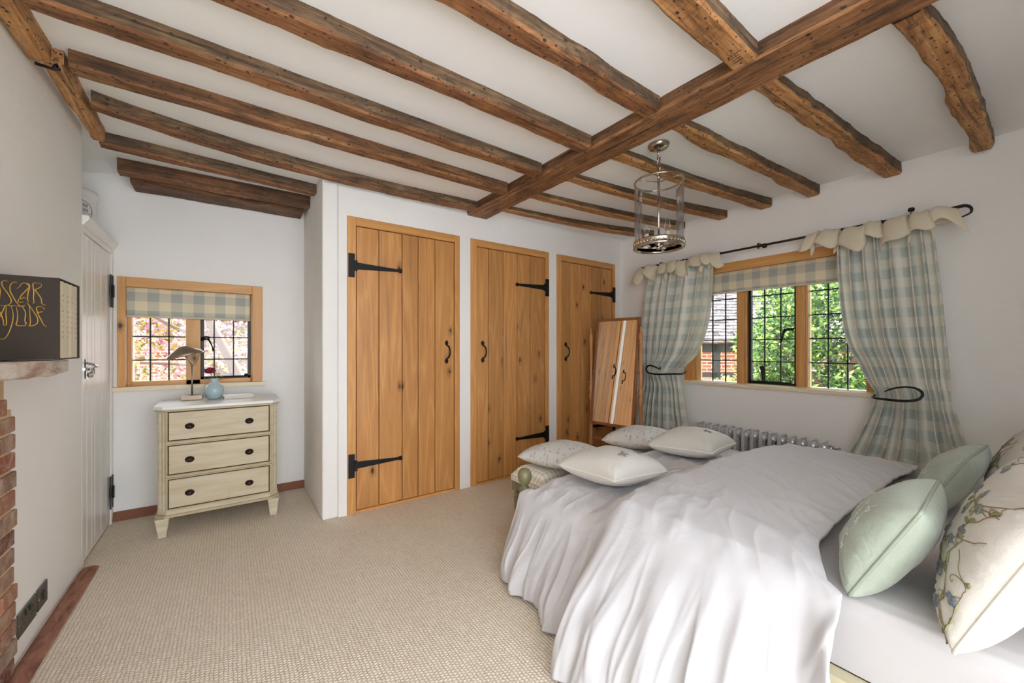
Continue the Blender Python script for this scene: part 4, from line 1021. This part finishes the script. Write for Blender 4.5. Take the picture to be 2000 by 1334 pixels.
# lamp
lp=empty('desk_lamp',(-.212,3.49,CT),'pewter reading lamp with a tilted shade standing on the chest','table lamp')
b=MB(); b.box((-.058,-.045,0),(.058,.045,.032)); b.build('lamp_base',M['pewter'],lp,bevel=.002)
b=MB(); b.tube([(0,0,.032),(0,0,.235)],.0055,10); b.lathe([(.0,.228),(.010,.230),(.011,.238),(.007,.244),(0,.245)],n=12); b.tube([(0,0,.238),(-.022,.0,.275),(-.045,0,.315)],.0055,8)
b.build('lamp_stem',M['pewter'],lp,smooth=True)
b=MB(); b.tube(smoothpts([(.004,.0,.236),(.02,0,.255),(.034,0,.285),(.04,0,.33)]),.0018,6); b.build('flex',M['switchdark'],lp,smooth=True)
Tm=Matrix.Translation((-.040,0,.315))@Matrix.Rotation(R(-16),4,'Y')@Matrix.Diagonal((1.0,.72,1,1))
b=MB(); b.lathe([(.100,-.018),(.104,-.012),(.092,.004),(.060,.026),(.035,.042),(.022,.050),(0,.052),(.020,.046),(.055,.022),(.086,.002),(.100,-.018)],(0,0,0),28,Tm)
b.build('lamp_shade',M['pewter'],lp,smooth=True)
# vase
vs=empty('vase',(-.088,3.44,CT),'small pale blue ceramic bottle vase on the chest','vase')
b=MB(); b.lathe([(0,0),(.034,.001),(.042,.012),(.053,.045),(.054,.065),(.046,.092),(.028,.112),(.021,.122),(.021,.134),(.026,.143),(.022,.142),(.017,.132),(.016,.118),(0,.09)],n=28); b.build('vase_body',M['ceramic'],vs,smooth=True)
fl=empty('rose',(-.088,3.44,CT+.095),'single crimson rose with leaves in the blue vase','flower')
b=MB(); b.tube(smoothpts([(0,0,0),(-.006,0,.05),(-.024,-.004,.085)]),.0022,6); b.tube(smoothpts([(0,0,.03),(.012,.0,.06),(.024,0,.07)]),.0016,6); b.build('stem',M['stem'],fl,smooth=True)
b=MB(); rs=random.Random(2)
for r_,n,h in ((.010,3,.042),(.020,5,.040),(.031,6,.033),(.039,7,.022)):
    for i in range(n):
        a=2*math.pi*i/n+r_*90
        def pf(u,v):
            wv=(u-.5)*1.5; rr=r_*(.35+.65*v**.7); aa=a+wv*(1.5/ n*3.0)*.8
            return (-.026+rr*math.cos(aa),-.004+rr*math.sin(aa),.084+h*v*(1-.25*(2*u-1)**2))
        b.grid(pf,6,5)
b.build('bloom',M['petal'],fl,smooth=True,solid=.0008)
for (px_,pz,an,sz) in ((.024,.075,.3,.034),(.01,.062,2.6,.03),(-.014,.058,3.3,.030),(.03,.062,-.4,.03)):
    b=MB(); b.grid(lambda u,v:(px_+sz*u*math.cos(an),(v-.5)*sz*.7*math.sin(math.pi*u)**.8,pz+sz*u*.5*math.sin(an)-.3*sz*u*u),6,4)
    b.build('leaf',M['leafgreen'],fl,smooth=True)
# book on chest
bk=empty('book',(.047,3.44,CT),'slim pale book lying flat on the chest beside the vase','book',rot=(0,0,R(6)))
b=MB(); b.box((-.09,-.06,0.0),(.09,.06,.003)); b.box((-.09,-.06,.019),(.09,.06,.022)); b.box((.087,-.06,.003),(.09,.06,.019)); b.build('cover',M['bookcloth'],bk,bevel=.001)
b=MB(); b.box((-.085,-.056,.003),(.087,.056,.019)); b.build('pages',M['paper'],bk)
# ------------------------------------------------------------------ cheval mirror
ml=Vector((2.822,2.66,0)); mr=Vector((2.903,2.157,0)); mc=(ml+mr)/2; ma=math.atan2(mr.y-ml.y,mr.x-ml.x)
mi_=empty('cheval_mirror',mc,'tilting cheval mirror on turned wooden posts before the far door','mirror',rot=(0,0,ma))
hw=(mr-ml).length/2
turn=[(.0,1.005),(.006,1.0),(.010,.985),(.006,.965),(.014,.955),(.019,.935),(.019,.915),(.013,.905),(.018,.895),(.018,.885),(.014,.88),(.0135,.70),(.0145,.62),(.021,.61),(.012,.60),(.022,.575),(.024,.555),(.013,.535),(.023,.52),(.021,.49),(.013,.48),(.0155,.30),(.016,.20),(.022,.19),(.022,.17),(.016,.16),(.016,.10),(0,.10)]
for sx in (-1,1):
    b=MB(); b.lathe([(r,z+.42 if False else z*1.32+.02) for r,z in turn][::-1],(sx*hw,0,0),16); b.build('post',M['mirrorwood'],mi_,smooth=True)
    b=MB(); b.tube(smoothpts([(sx*hw,0,.20),(sx*hw,-.06,.14),(sx*hw,-.14,.05),(sx*hw,-.19,.016)]),[.02]*16,8); b.tube(smoothpts([(sx*hw,0,.20),(sx*hw,.05,.14),(sx*hw,.12,.05),(sx*hw,.16,.016)]),[.02]*16,8); b.build('leg',M['mirrorwood'],mi_,smooth=True)
b=MB(); b.tube([(-hw,0,.30),(hw,0,.30)],.014,10); b.build('stretcher',M['mirrorwood'],mi_,smooth=True)
TILT=R(-7)
TM=Matrix.Translation((0,0,.935))@Matrix.Rotation(TILT,4,'X')
fwid=hw-.032; fh=.495
b=MB()
for (lo,hi) in (((-fwid,-.012,-fh),(-fwid+.026,.012,fh)),((fwid-.026,-.012,-fh),(fwid,.012,fh)),((-fwid+.026,-.012,fh-.026),(fwid-.026,.012,fh)),((-fwid+.026,-.012,-fh),(fwid-.026,.012,-fh+.026))): b.box(lo,hi,0,.3,TM)
fr_=b.build('mirror_frame',M['mirrorframe'],mi_,bevel=.004)
b=MB(); b.box((-fwid+.02,-.004,-fh+.02),(fwid-.02,.006,fh-.02),0,0,TM); b.build('mirror_glass',M['mirror'],fr_)
for sx in (-1,1):
    b=MB(); b.tube([TM@Vector((sx*fwid,0,0)),TM@Vector((sx*(hw-.012),0,0))],.007,8); b.build('pivot',M['brass'],mi_,smooth=True)
# ------------------------------------------------------------------ bed
BX0,BX1,BF,BHD=1.32,2.82,1.70,-.30
bed=empty('bed',(2.07,.7,0),'cream painted wooden bed frame under the white duvet','bed')
OB=Matrix.Translation((-2.07,-.7,0))
for xx in (BX0-.035,BX1+.0):
    b=MB(); b.box((xx,BHD,.14),(xx+.035,BF,.285),0,0,OB); b.box((xx-.008,BHD,.275),(xx+.043,BF,.298),0,0,OB); b.box((xx-.005,BHD,.262),(xx+.04,BF,.270),0,0,OB); b.build('side_rail',M['bedpaint'],bed,bevel=.004)
b=MB(); b.box((BX0,BF+.001,.14),(BX1,BF+.03,.36),0,0,OB); b.build('foot_rail',M['bedpaint'],bed,bevel=.004)
PT=(1.322,1.74)
b=MB(); b.lathe([(.028,0),(.03,.02),(.026,.04),(.034,.26),(.034,.35),(.024,.36),(.03,.372),(.028,.384),(.018,.394),(.026,.408),(.036,.428),(.0385,.448),(.036,.468),(.024,.484),(0,.491)],OB@Vector((PT[0],PT[1],0)),22); b.build('post',M['greenpaint'],bed,smooth=True)
b=MB(); b.lathe([(.028,0),(.03,.02),(.026,.04),(.034,.30),(.034,.38),(0,.385)],OB@Vector((BX1+.0,PT[1],0)),22); b.build('post',M['greenpaint'],bed,smooth=True)
mt=empty('mattress',(2.07,.68,.30),'deep mattress in a white fitted sheet on the bed','mattress')
def mfn(u,v):
    Y=-.28+v*1.875; zt=.498-.085*sstep(.42,1.3,Y); r=.045; X0,X1=BX0+.004,BX1-.006
    L=[(X0,.30),(X0,.36),(X0,zt-r),(X0+r*.3,zt-r*.3),(X0+r,zt),((X0+X1)/2,zt+.004),(X1-r,zt),(X1-r*.3,zt-r*.3),(X1,zt-r),(X1,.36),(X1,.30)]
    n=len(L)-1; k=min(int(u*n),n-1); t=u*n-k
    e=0
    x=L[k][0]+(L[k+1][0]-L[k][0])*t; z=L[k][1]+(L[k+1][1]-L[k][1])*t
    return (x-2.07,Y-.68,z-.298)
b=MB(); b.grid(mfn,50,60); n=51
b.face([i for i in range(n)]); b.face([60*n+i for i in range(n)][::-1]); b.face([0,60*n,60*n+n-1,n-1])
o=b.build('fitted_sheet',M['sheet'],mt,smooth=True)
for p in list(o.data.polygons)[-3:]: p.use_smooth=False
# duvet
hem=[(.20,1.16),(.36,1.17),(.45,1.10),(.60,1.02),(.80,.955),(.95,.915),(1.04,.92),(1.10,1.03),(1.15,1.075),(1.25,1.085),(1.40,1.10),(1.55,1.11),(1.63,1.115),(1.70,1.15)]
rsd=random.Random(31); RID=[]
yy_=.36
while yy_<1.72:
    RID.append((yy_,rsd.uniform(.016,.040),rsd.uniform(.012,.034)*rsd.choice((1,1,-.7)),rsd.uniform(-.10,.10),rsd.uniform(.02,.45))); yy_+=rsd.uniform(.045,.10)
for k in range(46):
    RID.append((rsd.uniform(.34,1.68),rsd.uniform(.005,.012),rsd.uniform(.003,.009)*rsd.choice((1,1,-.6)),rsd.uniform(-.12,.12),rsd.uniform(.0,.6)))
def duv(u,v):
    Yf=1.648+.045*sstep(.565,.62,u); Ye=.335+.115*sstep(.60,.50,u); Y=Yf-v*(Yf-Ye)
    Xf,Xn=2.882,1.300
    puff=.100*sstep(1.24,1.02,Y)
    ztop=.452+puff+.010*math.sin(Y*3)
    hx=interp(hem,Y); hz=.022+.010*nz(Y*9,3)+.30*sstep(.42,.335,Y)
    if u<.12:
        q=u/.12; X=Xf+.03*(1-q); Z=ztop-.02-.20*(1-q)**1.3
    elif u<.56:
        q=(u-.12)/.44; X=Xf+(Xn-Xf)*q
        Z=ztop-.008*(1-q)**3+.028*math.sin(math.pi*q)
        Z-=.020*(max(0,q-.9)/.1)**2
    else:
        q=(u-.56)/.44
        zt=ztop-.020; rnd=1-(1-min(1,q/.18))**2
        X=Xn-.040*rnd+(hx-Xn+.040)*sstep(0,1.0,q)**.85
        Z=zt-(zt-hz)*(q**1.15)
        X-=.010*sstep(0,.3,q)*nz(Y*4,q*2,8)
        ff=0
        for (yk,w,a,sl,q0) in RID:
            d=(Y-yk-sl*(q-.5)-.012*nz(q*4,yk*9))/w
            ff+=a*sstep(q0,q0+.5,q)/(1+d*d*abs(d)**.5)
        X-=ff*1.0
        X-=.006*nz(Y*16,q*7,4)*sstep(.1,.5,q)
        Z+=.008*nz(Y*14,q*6)*(1-q)
    top=sstep(.66,.52,u)
    w=nz(X*2.2+.5,Y*2.2,3)
    a=X*.75+Y*.66; c=-X*.66+Y*.75
    r1=(1-abs(nz(a*2.1+w*.8,c*8.5,1.7)))**5; r2=(1-abs(nz(a*4.5+w,c*15,6.1)))**6; r3=(1-abs(nz(X*5+w,Y*11,4.0)))**6
    foot=sstep(1.0,1.35,Y)
    r4=(1-abs(nz(X*9+w*2,Y*15+X*5,9.0)))**5
    Z+=top*(.011*w+.008*(r1-.35)+.0045*(r2-.3)+.004*(r3-.3)*(.5+1.2*foot)+.007*(r4-.3)*sstep(1.30,1.12,Y)*sstep(.98,1.1,Y))
    e=sstep(.93,1,v); Z-=.010*e*e*top
    if Y>1.60 and u<.60: Z-=.11*sstep(1.60,1.648,Y)*sstep(.58,.53,u)
    return Vector((X,Y,Z))
dv=MB(); dv.grid(duv,300,330)
duvet=dv.build('duvet',M['duvet'],smooth=True,solid=.010,soff=-1)
tag(duvet,'white crumpled duvet hanging over the near side of the bed to the floor','duvet')
# ------------------------------------------------------------------ bench at the foot
be=empty('bench',(2.08,1.905,0),'low painted bench with a gingham seat at the foot of the bed','bench')
X0,X1,Y0,Y1=1.452-2.08,2.70-2.08,1.752-1.905,2.055-1.905
b=MB()
def seat(u,v):
    x=X0+(X1-X0)*u; y=Y0+(Y1-Y0)*v
    d=min(min(u,1-u)*(X1-X0),min(v,1-v)*(Y1-Y0)); return (x,y,.355+.058*sstep(0,.06,d)**.6)
b.grid(seat,80,30,0,lambda u,v:(u*(X1-X0),v*(Y1-Y0)))
for (pa,pb,fl_) in (((X0,Y0),(X1,Y0),0),((X1,Y0),(X1,Y1),0),((X1,Y1),(X0,Y1),0),((X0,Y1),(X0,Y0),0)):
    L=math.hypot(pb[0]-pa[0],pb[1]-pa[1])
    b.grid(lambda u,v:(pa[0]+(pb[0]-pa[0])*u,pa[1]+(pb[1]-pa[1])*u,.318+(.355-.318)*v),20,3,0,lambda u,v:(u*L,v*.06))
b.build('seat',M['gingham_small'],be,smooth=True)
b=MB(); b.box((X0+.006,Y0+.006,.262),(X1-.006,Y1-.006,.3185)); b.build('seat_rail',M['greenpaint'],be,bevel=.003)
for lx in (X0+.028,X1-.028):
    for ly in (Y0+.028,Y1-.028):
        b=MB(); b.box((lx-.024,ly-.024,.255),(lx+.024,ly+.024,.32)); b.lathe([(.010,0),(.011,.01),(.021,.215),(.016,.222),(.022,.232),(.017,.242),(.020,.256)],(lx,ly,0),14)
        b.build('leg',M['greenpaint'],be,bevel=.001)
# ------------------------------------------------------------------ cushions
def pillow_fn(w,h,th,seed,pinch=.07,flat=1,pw=.42,front=1):
    def f(u,v,side):
        x=w/2*u*(1-pinch*(1-v*v)); y=h/2*v*(1-pinch*(1-u*u))
        e=max(0,(1-u*u)*(1-v*v)); t=th/2*e**pw
        edge=1-min(1,e*1.6)
        # gathers running in from the seams
        a=math.atan2(v,u); t*=1+.10*edge*nz(a*9,seed,side)+.0
        t+=.010*nz(u*2+seed,v*2,side*3)*e**.5+.0085*edge*e**.25*math.sin(a*44+seed+2*nz(a*5,seed))*(.6+nz(a*4,seed*2))
        return Vector((x,y,side*t*(front if side>0 else flat)))
    return f
def cushion(w,h,th,loc,rot,label,mat,pipe,seed,cat='cushion',name='cushion',group=None,emb=None,pinch=.07,pw=.42,N=44,flat=.62,front=1):
    r=empty(name,loc,label,cat,group,rot=rot); f=pillow_fn(w,h,th,seed,pinch,flat,pw,front)
    b=MB()
    W=lambda t:math.sin(t*math.pi/2) if abs(t)<1 else t
    for s in (1,-1): b.grid(lambda u,v:f(W(2*u-1),W(2*v-1),s),N,N,0,lambda u,v:(W(2*u-1)*w/2+seed,W(2*v-1)*h/2+(0 if s>0 else 3)),flip=(s<0))
    b.build('cushion_cover',mat,r,smooth=True)
    b=MB(); pts=[]
    n=24
    for i in range(n): pts.append(f(-1+2*i/n,-1,1))
    for i in range(n): pts.append(f(1,-1+2*i/n,1))
    for i in range(n): pts.append(f(1-2*i/n,1,1))
    for i in range(n): pts.append(f(-1,1-2*i/n,1))
    b.tube(pts,.0045,6,closed=True); b.build('piping',pipe,r,smooth=True)
    for motif in (emb or []):
        mats=sorted({m[0] for m in motif}); bb_=MB()
        for (mt,wd,pl) in motif:
            pp=smoothpts([(p[0],p[1],0) for p in pl],4) if len(pl)>2 else [Vector((*p,0)) for p in pl]
            q=[f(max(-.97,min(.97,p.x)),max(-.97,min(.97,p.y)),1)+Vector((0,0,.0012)) for p in pp]
            bb_.tube(q,wd if not isinstance(wd,tuple) else [wd[0]+(wd[1]-wd[0])*math.sin(math.pi*i/(len(q)-1)) for i in range(len(q))],5,mats.index(mt),flat=.4)
        bb_.build('embroidery_stitching',[M[k] for k in mats],r,smooth=True)
    return r
def butterfly(cx,cy,s,rot=0):
    P=lambda x,y:(cx+s*(x*math.cos(rot)-y*math.sin(rot)),cy+s*(x*math.sin(rot)+y*math.cos(rot)))
    E=[('embgrey',(.0012,.004),[P(0,-.5),P(0,0),P(0,.5)])]
    for sg in (1,-1):
        E.append(('embgrey',.0016,[P(0,.2),P(sg*.5,.8),P(sg*1.0,.75),P(sg*.9,.3),P(0,.1)])); E.append(('embgrey',.0016,[P(0,.05),P(sg*.6,-.05),P(sg*.8,-.5),P(sg*.4,-.7),P(0,-.2)]))
        E.append(('embbrown',(.001,.004),[P(sg*.2,.3),P(sg*.5,.5),P(sg*.8,.6)])); E.append(('embblue',(.001,.004),[P(sg*.2,-.1),P(sg*.4,-.25),P(sg*.6,-.45)])); E.append(('embgrey',.001,[P(0,.5),P(sg*.15,.8),P(sg*.35,.95)]))
    return E
def flower(cx,cy,s,mat='embblue',rs=random):
    E=[]
    for i in range(5):
        a=2*math.pi*i/5+rs.random()*.4
        P=lambda r,da:(cx+s*r*math.cos(a+da),cy+s*r*math.sin(a+da))
        E.append((mat,.0014,[P(.15,0),P(.8,-.45),P(1.05,0),P(.8,.45),P(.15,0)])); E.append((mat,(.0008,.0028),[P(.3,0),P(.6,.05),P(.9,0)]))
    E.append(('embbrown',(.002,.004),[(cx-.1*s,cy),(cx,cy),(cx+.1*s,cy)])); return E
def vine(seed,n=7,leafm='embgreen'):
    rs=random.Random(seed); E=[]
    for k in range(n):
        x=rs.uniform(-.97,-.62) if k%3 else rs.uniform(-.2,.85); y=-.9+1.7*k/n+rs.uniform(-.1,.1); a=rs.uniform(.6,2.4); pts=[(x,y)]
        for i in range(6):
            a+=rs.uniform(-.75,.75); x+=.14*math.cos(a); y+=.14*math.sin(a); pts.append((x,y))
            if i in (1,3,4):
                b_=a+rs.choice((-1,1))*.9; E.append((leafm,(.001,.006),[(x,y),(x+.06*math.cos(b_),y+.06*math.sin(b_)),(x+.12*math.cos(b_+.2),y+.12*math.sin(b_+.2))]))
            if i==2:
                b_=a-1.1; q=(x+.15*math.cos(b_),y+.15*math.sin(b_)); E.append(('embbrown',.0012,[(x,y),((x+q[0])/2+.02,(y+q[1])/2),q])); E+=flower(q[0],q[1],.055,'embblue',rs)
        E.append(('embbrown',.0014,pts)); E+=flower(x,y,.075,rs.choice(('embblue','embgrey')),rs)
        E.append(('embgreen',.0012,[pts[2],(pts[2][0]+.07,pts[2][1]+.02),(pts[2][0]+.10,pts[2][1]+.08),(pts[2][0]+.06,pts[2][1]+.10),(pts[2][0]+.05,pts[2][1]+.06)]))
    return E
bench_grp=None
c1=cushion(.40,.40,.19,(1.69,1.83,.482),(R(-5),R(2),R(2)),'sprig print cushion on the bench nearest the carved bedpost',M['sprig'],M['whitepipe'],1.3,pw=.36)
c3=cushion(.40,.40,.20,(2.465,1.83,.485),(R(-5),R(2),R(4)),'sprig print cushion on the bench in front of the cheval mirror',M['sprig'],M['whitepipe'],2.1,pw=.36)
c2=cushion(.385,.38,.215,(1.60,1.365,.53),(R(-3),R(3),R(-2)),'linen butterfly cushion lying on the duvet corner nearest the carpet',M['linen'],M['whitepipe'],3.7,pw=.34,emb=[butterfly(-.20,-.62,.15,.3),butterfly(.45,-.55,.12,-.2)])
c4=cushion(.40,.38,.215,(2.38,1.385,.53),(R(-3),R(1),R(8)),'linen butterfly cushion lying on the duvet on the radiator side',M['linen'],M['whitepipe'],4.2,pw=.34,emb=[butterfly(-.05,-.60,.15,.2),butterfly(.5,-.1,.09,0)])
rs=random.Random(12); sageE=[]
for k in range(5):
    x=-.7+.34*k; sageE+=[('embsage',.0014,[(x,-.6),(x+.1,-.3),(x-.03,0),(x+.1,.3),(x,.6)])]
    for q in (-.4,-.1,.2,.5): sageE+=flower(x+.08,q,.07,'embsage',rs)
s1=cushion(.36,.29,.19,(1.495,.285,.62),(R(-63),R(0),R(3)),'sage green satin cushion leaning by the near bed edge',M['sage'],M['sagepipe'],5.1,emb=[sageE],pinch=.04,pw=.36,flat=.7)
s2=cushion(.36,.285,.155,(2.27,.262,.618),(R(-63),0,R(-3)),'sage green satin cushion leaning on the window side of the bed',M['sage'],M['sagepipe'],6.4,emb=[sageE],pinch=.04,pw=.36,flat=.7)
p1=cushion(.62,.40,.165,(1.555,.075,.700),(R(-67),R(0),R(2)),'large vine embroidered white pillow behind the nearer sage cushion',M['linen'],M['whitepipe'],7.7,'pillow','pillow',emb=[vine(5,13)],pinch=.05,pw=.35,N=56,flat=1,front=1.2)
p2=cushion(.62,.40,.165,(2.50,.075,.700),(R(-67),0,R(-2)),'large vine embroidered white pillow on the window side of the bed head',M['linen'],M['whitepipe'],8.8,'pillow','pillow',emb=[vine(9,13)],pinch=.05,pw=.35,N=56,flat=1,front=1.2)
# let the soft things come to rest just touching what carries them
from mathutils.bvhtree import BVHTree
def tree_of(roots):
    bpy.context.view_layer.update(); dg=bpy.context.evaluated_depsgraph_get(); vs=[];ps=[]
    for r in roots:
        for o in [r]+list(r.children_recursive):
            if o.type!='MESH': continue
            ev=o.evaluated_get(dg); me=ev.to_mesh(); k=len(vs); mw=o.matrix_world
            vs+=[mw@v.co for v in me.vertices]; ps+=[tuple(k+i for i in p.vertices) for p in me.polygons]; ev.to_mesh_clear()
    return BVHTree.FromPolygons(vs,ps)
def settle(o,others,step,n=60):
    T=tree_of(others); step=Vector(step)
    if not tree_of([o]).overlap(T):
        for _ in range(n):
            o.location-=step
            if tree_of([o]).overlap(T): break
    for _ in range(n):
        if not tree_of([o]).overlap(T): return
        o.location+=step
settle(c1,[be],(0,0,.003)); settle(c3,[be],(0,0,.003))
settle(c2,[duvet,c1],(0,0,.003)); settle(c4,[duvet,c3],(0,0,.003))
settle(p1,[mt,duvet],(0,0,.004)); settle(p2,[mt,duvet],(0,0,.004))
settle(s1,[mt],(0,0,.0025)); settle(s2,[mt],(0,0,.0025)); settle(s1,[p1],(0,.0025,.0004)); settle(s2,[p2],(0,.0025,.0004)); settle(s1,[mt,duvet],(0,0,.002)); settle(s2,[mt,duvet],(0,0,.002))
# ------------------------------------------------------------------ garden outside
b=MB(); b.box((-14,4.1,-2.8),(20,26,-2.6)); b.box((3.9,-14,-2.8),(20,4.1,-2.6)); o=b.build('garden_ground',M['grass']); struct(o,'garden lawn below the windows','lawn')
def leaves(b,centers,n,size,rs,flat=.3):
    tot=sum(c[3]*c[4]*c[5] for c in centers)
    for (cx,cy,cz_,rx,ry,rz) in centers:
        m=int(n*rx*ry*rz/tot)
        for _ in range(m):
            while True:
                p=Vector((rs.uniform(-1,1),rs.uniform(-1,1),rs.uniform(-1,1)))
                if .25<p.length<1: break
            c=Vector((cx+p.x*rx,cy+p.y*ry,cz_+p.z*rz)); s=size*rs.uniform(.6,1.3)
            d=Vector((rs.uniform(-1,1),rs.uniform(-1,1),rs.uniform(-1,.6))).normalized(); q=d.orthogonal().normalized(); q.rotate(Matrix.Rotation(rs.uniform(0,6.28),3,d)); nn=d.cross(q)
            k=len(b.v); b.v+=[c,c+d*s*.5+q*s*.28+nn*s*.06,c+d*s,c+d*s*.5-q*s*.28+nn*s*.06]; b.face([k,k+1,k+2,k+3],0,None,rs.random()+.001)
def tree(name,base,centers,n,size,mat,label,cat,seed,trunk=None,extra=None,group=None):
    rs=random.Random(seed); r=empty(name,base,label,cat,group,'thing'); bx=Vector(base)
    b=MB(); leaves(b,[(c[0]-bx.x,c[1]-bx.y,c[2]-bx.z,*c[3:]) for c in centers],n,size,rs); b.build('foliage',mat,r)
    if extra:
        b=MB(); leaves(b,[(c[0]-bx.x,c[1]-bx.y,c[2]-bx.z,*c[3:]) for c in centers],extra[0],extra[1],rs); b.build('blossom',extra[2],r)
    b=MB()
    for (pts,r0,r1) in (trunk or []):
        q=smoothpts([Vector(p)-bx for p in pts],4); b.tube(q,[r0+(r1-r0)*i/(len(q)-1) for i in range(len(q))],8)
    if trunk: b.build('trunk',M['dirtbrown'],r,smooth=True)
    return r
def blob(cx,cy,cz_,R_,k,rs,s=.45):
    return [(cx+rs.uniform(-1,1)*R_[0],cy+rs.uniform(-1,1)*R_[1],cz_+rs.uniform(-1,1)*R_[2],s*rs.uniform(.7,1.3),s*rs.uniform(.7,1.3),s*rs.uniform(.6,1.0)) for _ in range(k)]
rs=random.Random(3)
tree('evergreen_tree',(6.3,1.5,-2.6),blob(6.4,1.35,.85,(.75,1.25,1.25),64,rs,.46)+blob(6.5,2.5,.45,(.35,.4,.5),10,rs,.36),44000,.066,M['leaf'],'glossy leaved evergreen tree filling the view beside the wide window','tree',21,
     [([(6.3,1.5,-2.6),(6.25,1.5,-.5),(6.1,1.6,.6),(6.2,1.3,1.5)],.09,.03),([(6.2,1.5,-.2),(5.9,1.1,.4),(5.75,.6,.75),(5.7,.2,1.0)],.05,.015),([(6.2,1.5,.3),(6.0,2.0,.9),(5.9,2.3,1.3)],.04,.012)])
tree('garden_shrub',(4.65,2.65,-2.6),blob(4.65,2.62,.42,(.22,.42,.26),14,rs,.24),4200,.06,M['leaf_lime'],'pale lime green shrub low outside the wide window','shrub',22,[([(4.65,2.65,-2.6),(4.65,2.6,-.6),(4.62,2.62,.4)],.05,.015)])
tree('blossom_tree',(-.1,6.7,-2.6),blob(-.45,6.6,1.15,(1.0,.55,.75),46,rs,.38),7000,.07,M['leaf_gold'],'pink blossom tree with golden leaves outside the small alcove window','tree',23,
     [([(.45,6.4,-2.6),(.36,5.8,-.2),(.10,5.62,.75),(-.10,5.55,1.25),(-.36,5.6,1.9)],.08,.03),([(.12,5.62,.75),(-.25,5.55,.95),(-.75,5.5,1.0)],.03,.014),([(.25,5.7,.5),(.36,5.6,1.0),(.30,5.6,1.6)],.035,.014),([(-.1,5.55,1.25),(-.45,5.5,1.35),(-.8,5.5,1.6)],.022,.01)],(9500,.066,M['blossom']))
# neighbouring house seen from the wide window
hs=empty('house',dl(9,5.6,-2.6),'neighbouring brick house with an old tiled roof beyond the garden','house',kind='thing',rot=(0,0,VA-R(90)))
# local axes: x sideways, y further away
b=MB(); ez=1.36+2.6
b.grid(lambda u,v:(-3.6+8*u,0,ez*v),1,1,0,lambda u,v:(8*u,ez*v)); b.grid(lambda u,v:(-3.6,6*u,ez*v),1,1,0,lambda u,v:(6*u,ez*v)); b.build('brick_wall',M['extbrick'],hs)
b=MB(); rs=random.Random(8); nr=44; ta=R(47)
for j in range(nr):
    y=-.35+j*.105*math.cos(ta); z=ez-.10+j*.105*math.sin(ta); x=-3.9+(j%2)*.085
    while x<4.6:
        wv=.168; lift=rs.uniform(0,.014); jz=rs.uniform(-.01,.01)
        k=len(b.v); dy=.16*math.cos(ta); dz_=.16*math.sin(ta)
        b.v+=[Vector((x,y,z+.03+lift+jz)),Vector((x+wv,y,z+.03+lift*.4+jz)),Vector((x+wv,y+dy,z+dz_)),Vector((x,y+dy,z+dz_)),Vector((x,y,z+.008+jz)),Vector((x+wv,y,z+.008+jz))]
        rr_=rs.random()+.001; b.face([k,k+1,k+2,k+3],0,None,rr_); b.face([k+4,k+5,k+1,k],0,None,rr_); x+=wv+.004
b.build('tiled_roof',M['tile'],hs)
b=MB(); b.box((-3.7,-.03,ez-.30),(4.4,.03,ez-.12)); b.box((-3.7,-.03,ez-.86),(4.4,.03,ez-.76))
for xx in (-1.05,.25,1.6,3.0): b.box((xx,-.03,.0),(xx+.16,.03,ez-.12))
b.build('timber_frame',M['darktimber'],hs)
hb=empty('house',(-1.2,12,-2.6),'distant brick house glimpsed behind the pink blossom','house',kind='thing')
b=MB(); b.grid(lambda u,v:(-1.3+2.4*u,0,3.95*v),1,1,0,lambda u,v:(2.4*u,3.95*v)); b.grid(lambda u,v:(1.1,4*u,3.95*v),1,1,0,lambda u,v:(4*u,3.95*v)); b.build('brick_wall',M['extbrick'],hb)
b=MB(); b.box((-1.5,-.2,3.95),(1.3,4.2,4.1)); b.prism([(-.3,4.1),(2.2,6.2),(4.4,4.1)],-1.5,1.3,'x'); b.build('roof',M['tile'],hb)
# ------------------------------------------------------------------ light: overcast-bright sky, sun from the window side
wd=bpy.data.worlds.new('sky'); sc.world=wd; wd.use_nodes=True; nt=wd.node_tree; nt.nodes.clear()
bg=nt.nodes.new('ShaderNodeBackground'); ou=nt.nodes.new('ShaderNodeOutputWorld'); nt.links.new(bg.outputs[0],ou.inputs[0])
bg.inputs[0].default_value=(.93,.98,1.06,1); bg.inputs[1].default_value=1.0
sun=bpy.data.lights.new('sun','SUN'); sun.energy=4.0; sun.angle=R(.6); sun.color=(1,.93,.80); so=bpy.data.objects.new('sun',sun); COL.objects.link(so)
sd=Vector((.80,.36,1.25)).normalized(); so.rotation_euler=sd.to_track_quat('Z','Y').to_euler()
sc.view_settings.view_transform='Standard'; sc.view_settings.look='None'; sc.view_settings.gamma=1; sc.view_settings.use_curve_mapping=False
sc.view_settings.exposure=2.82
cy=sc.cycles; cy.use_denoising=True; cy.max_bounces=10; cy.diffuse_bounces=8; cy.glossy_bounces=4; cy.transparent_max_bounces=12; cy.caustics_reflective=False; cy.caustics_refractive=False; cy.sample_clamp_indirect=6
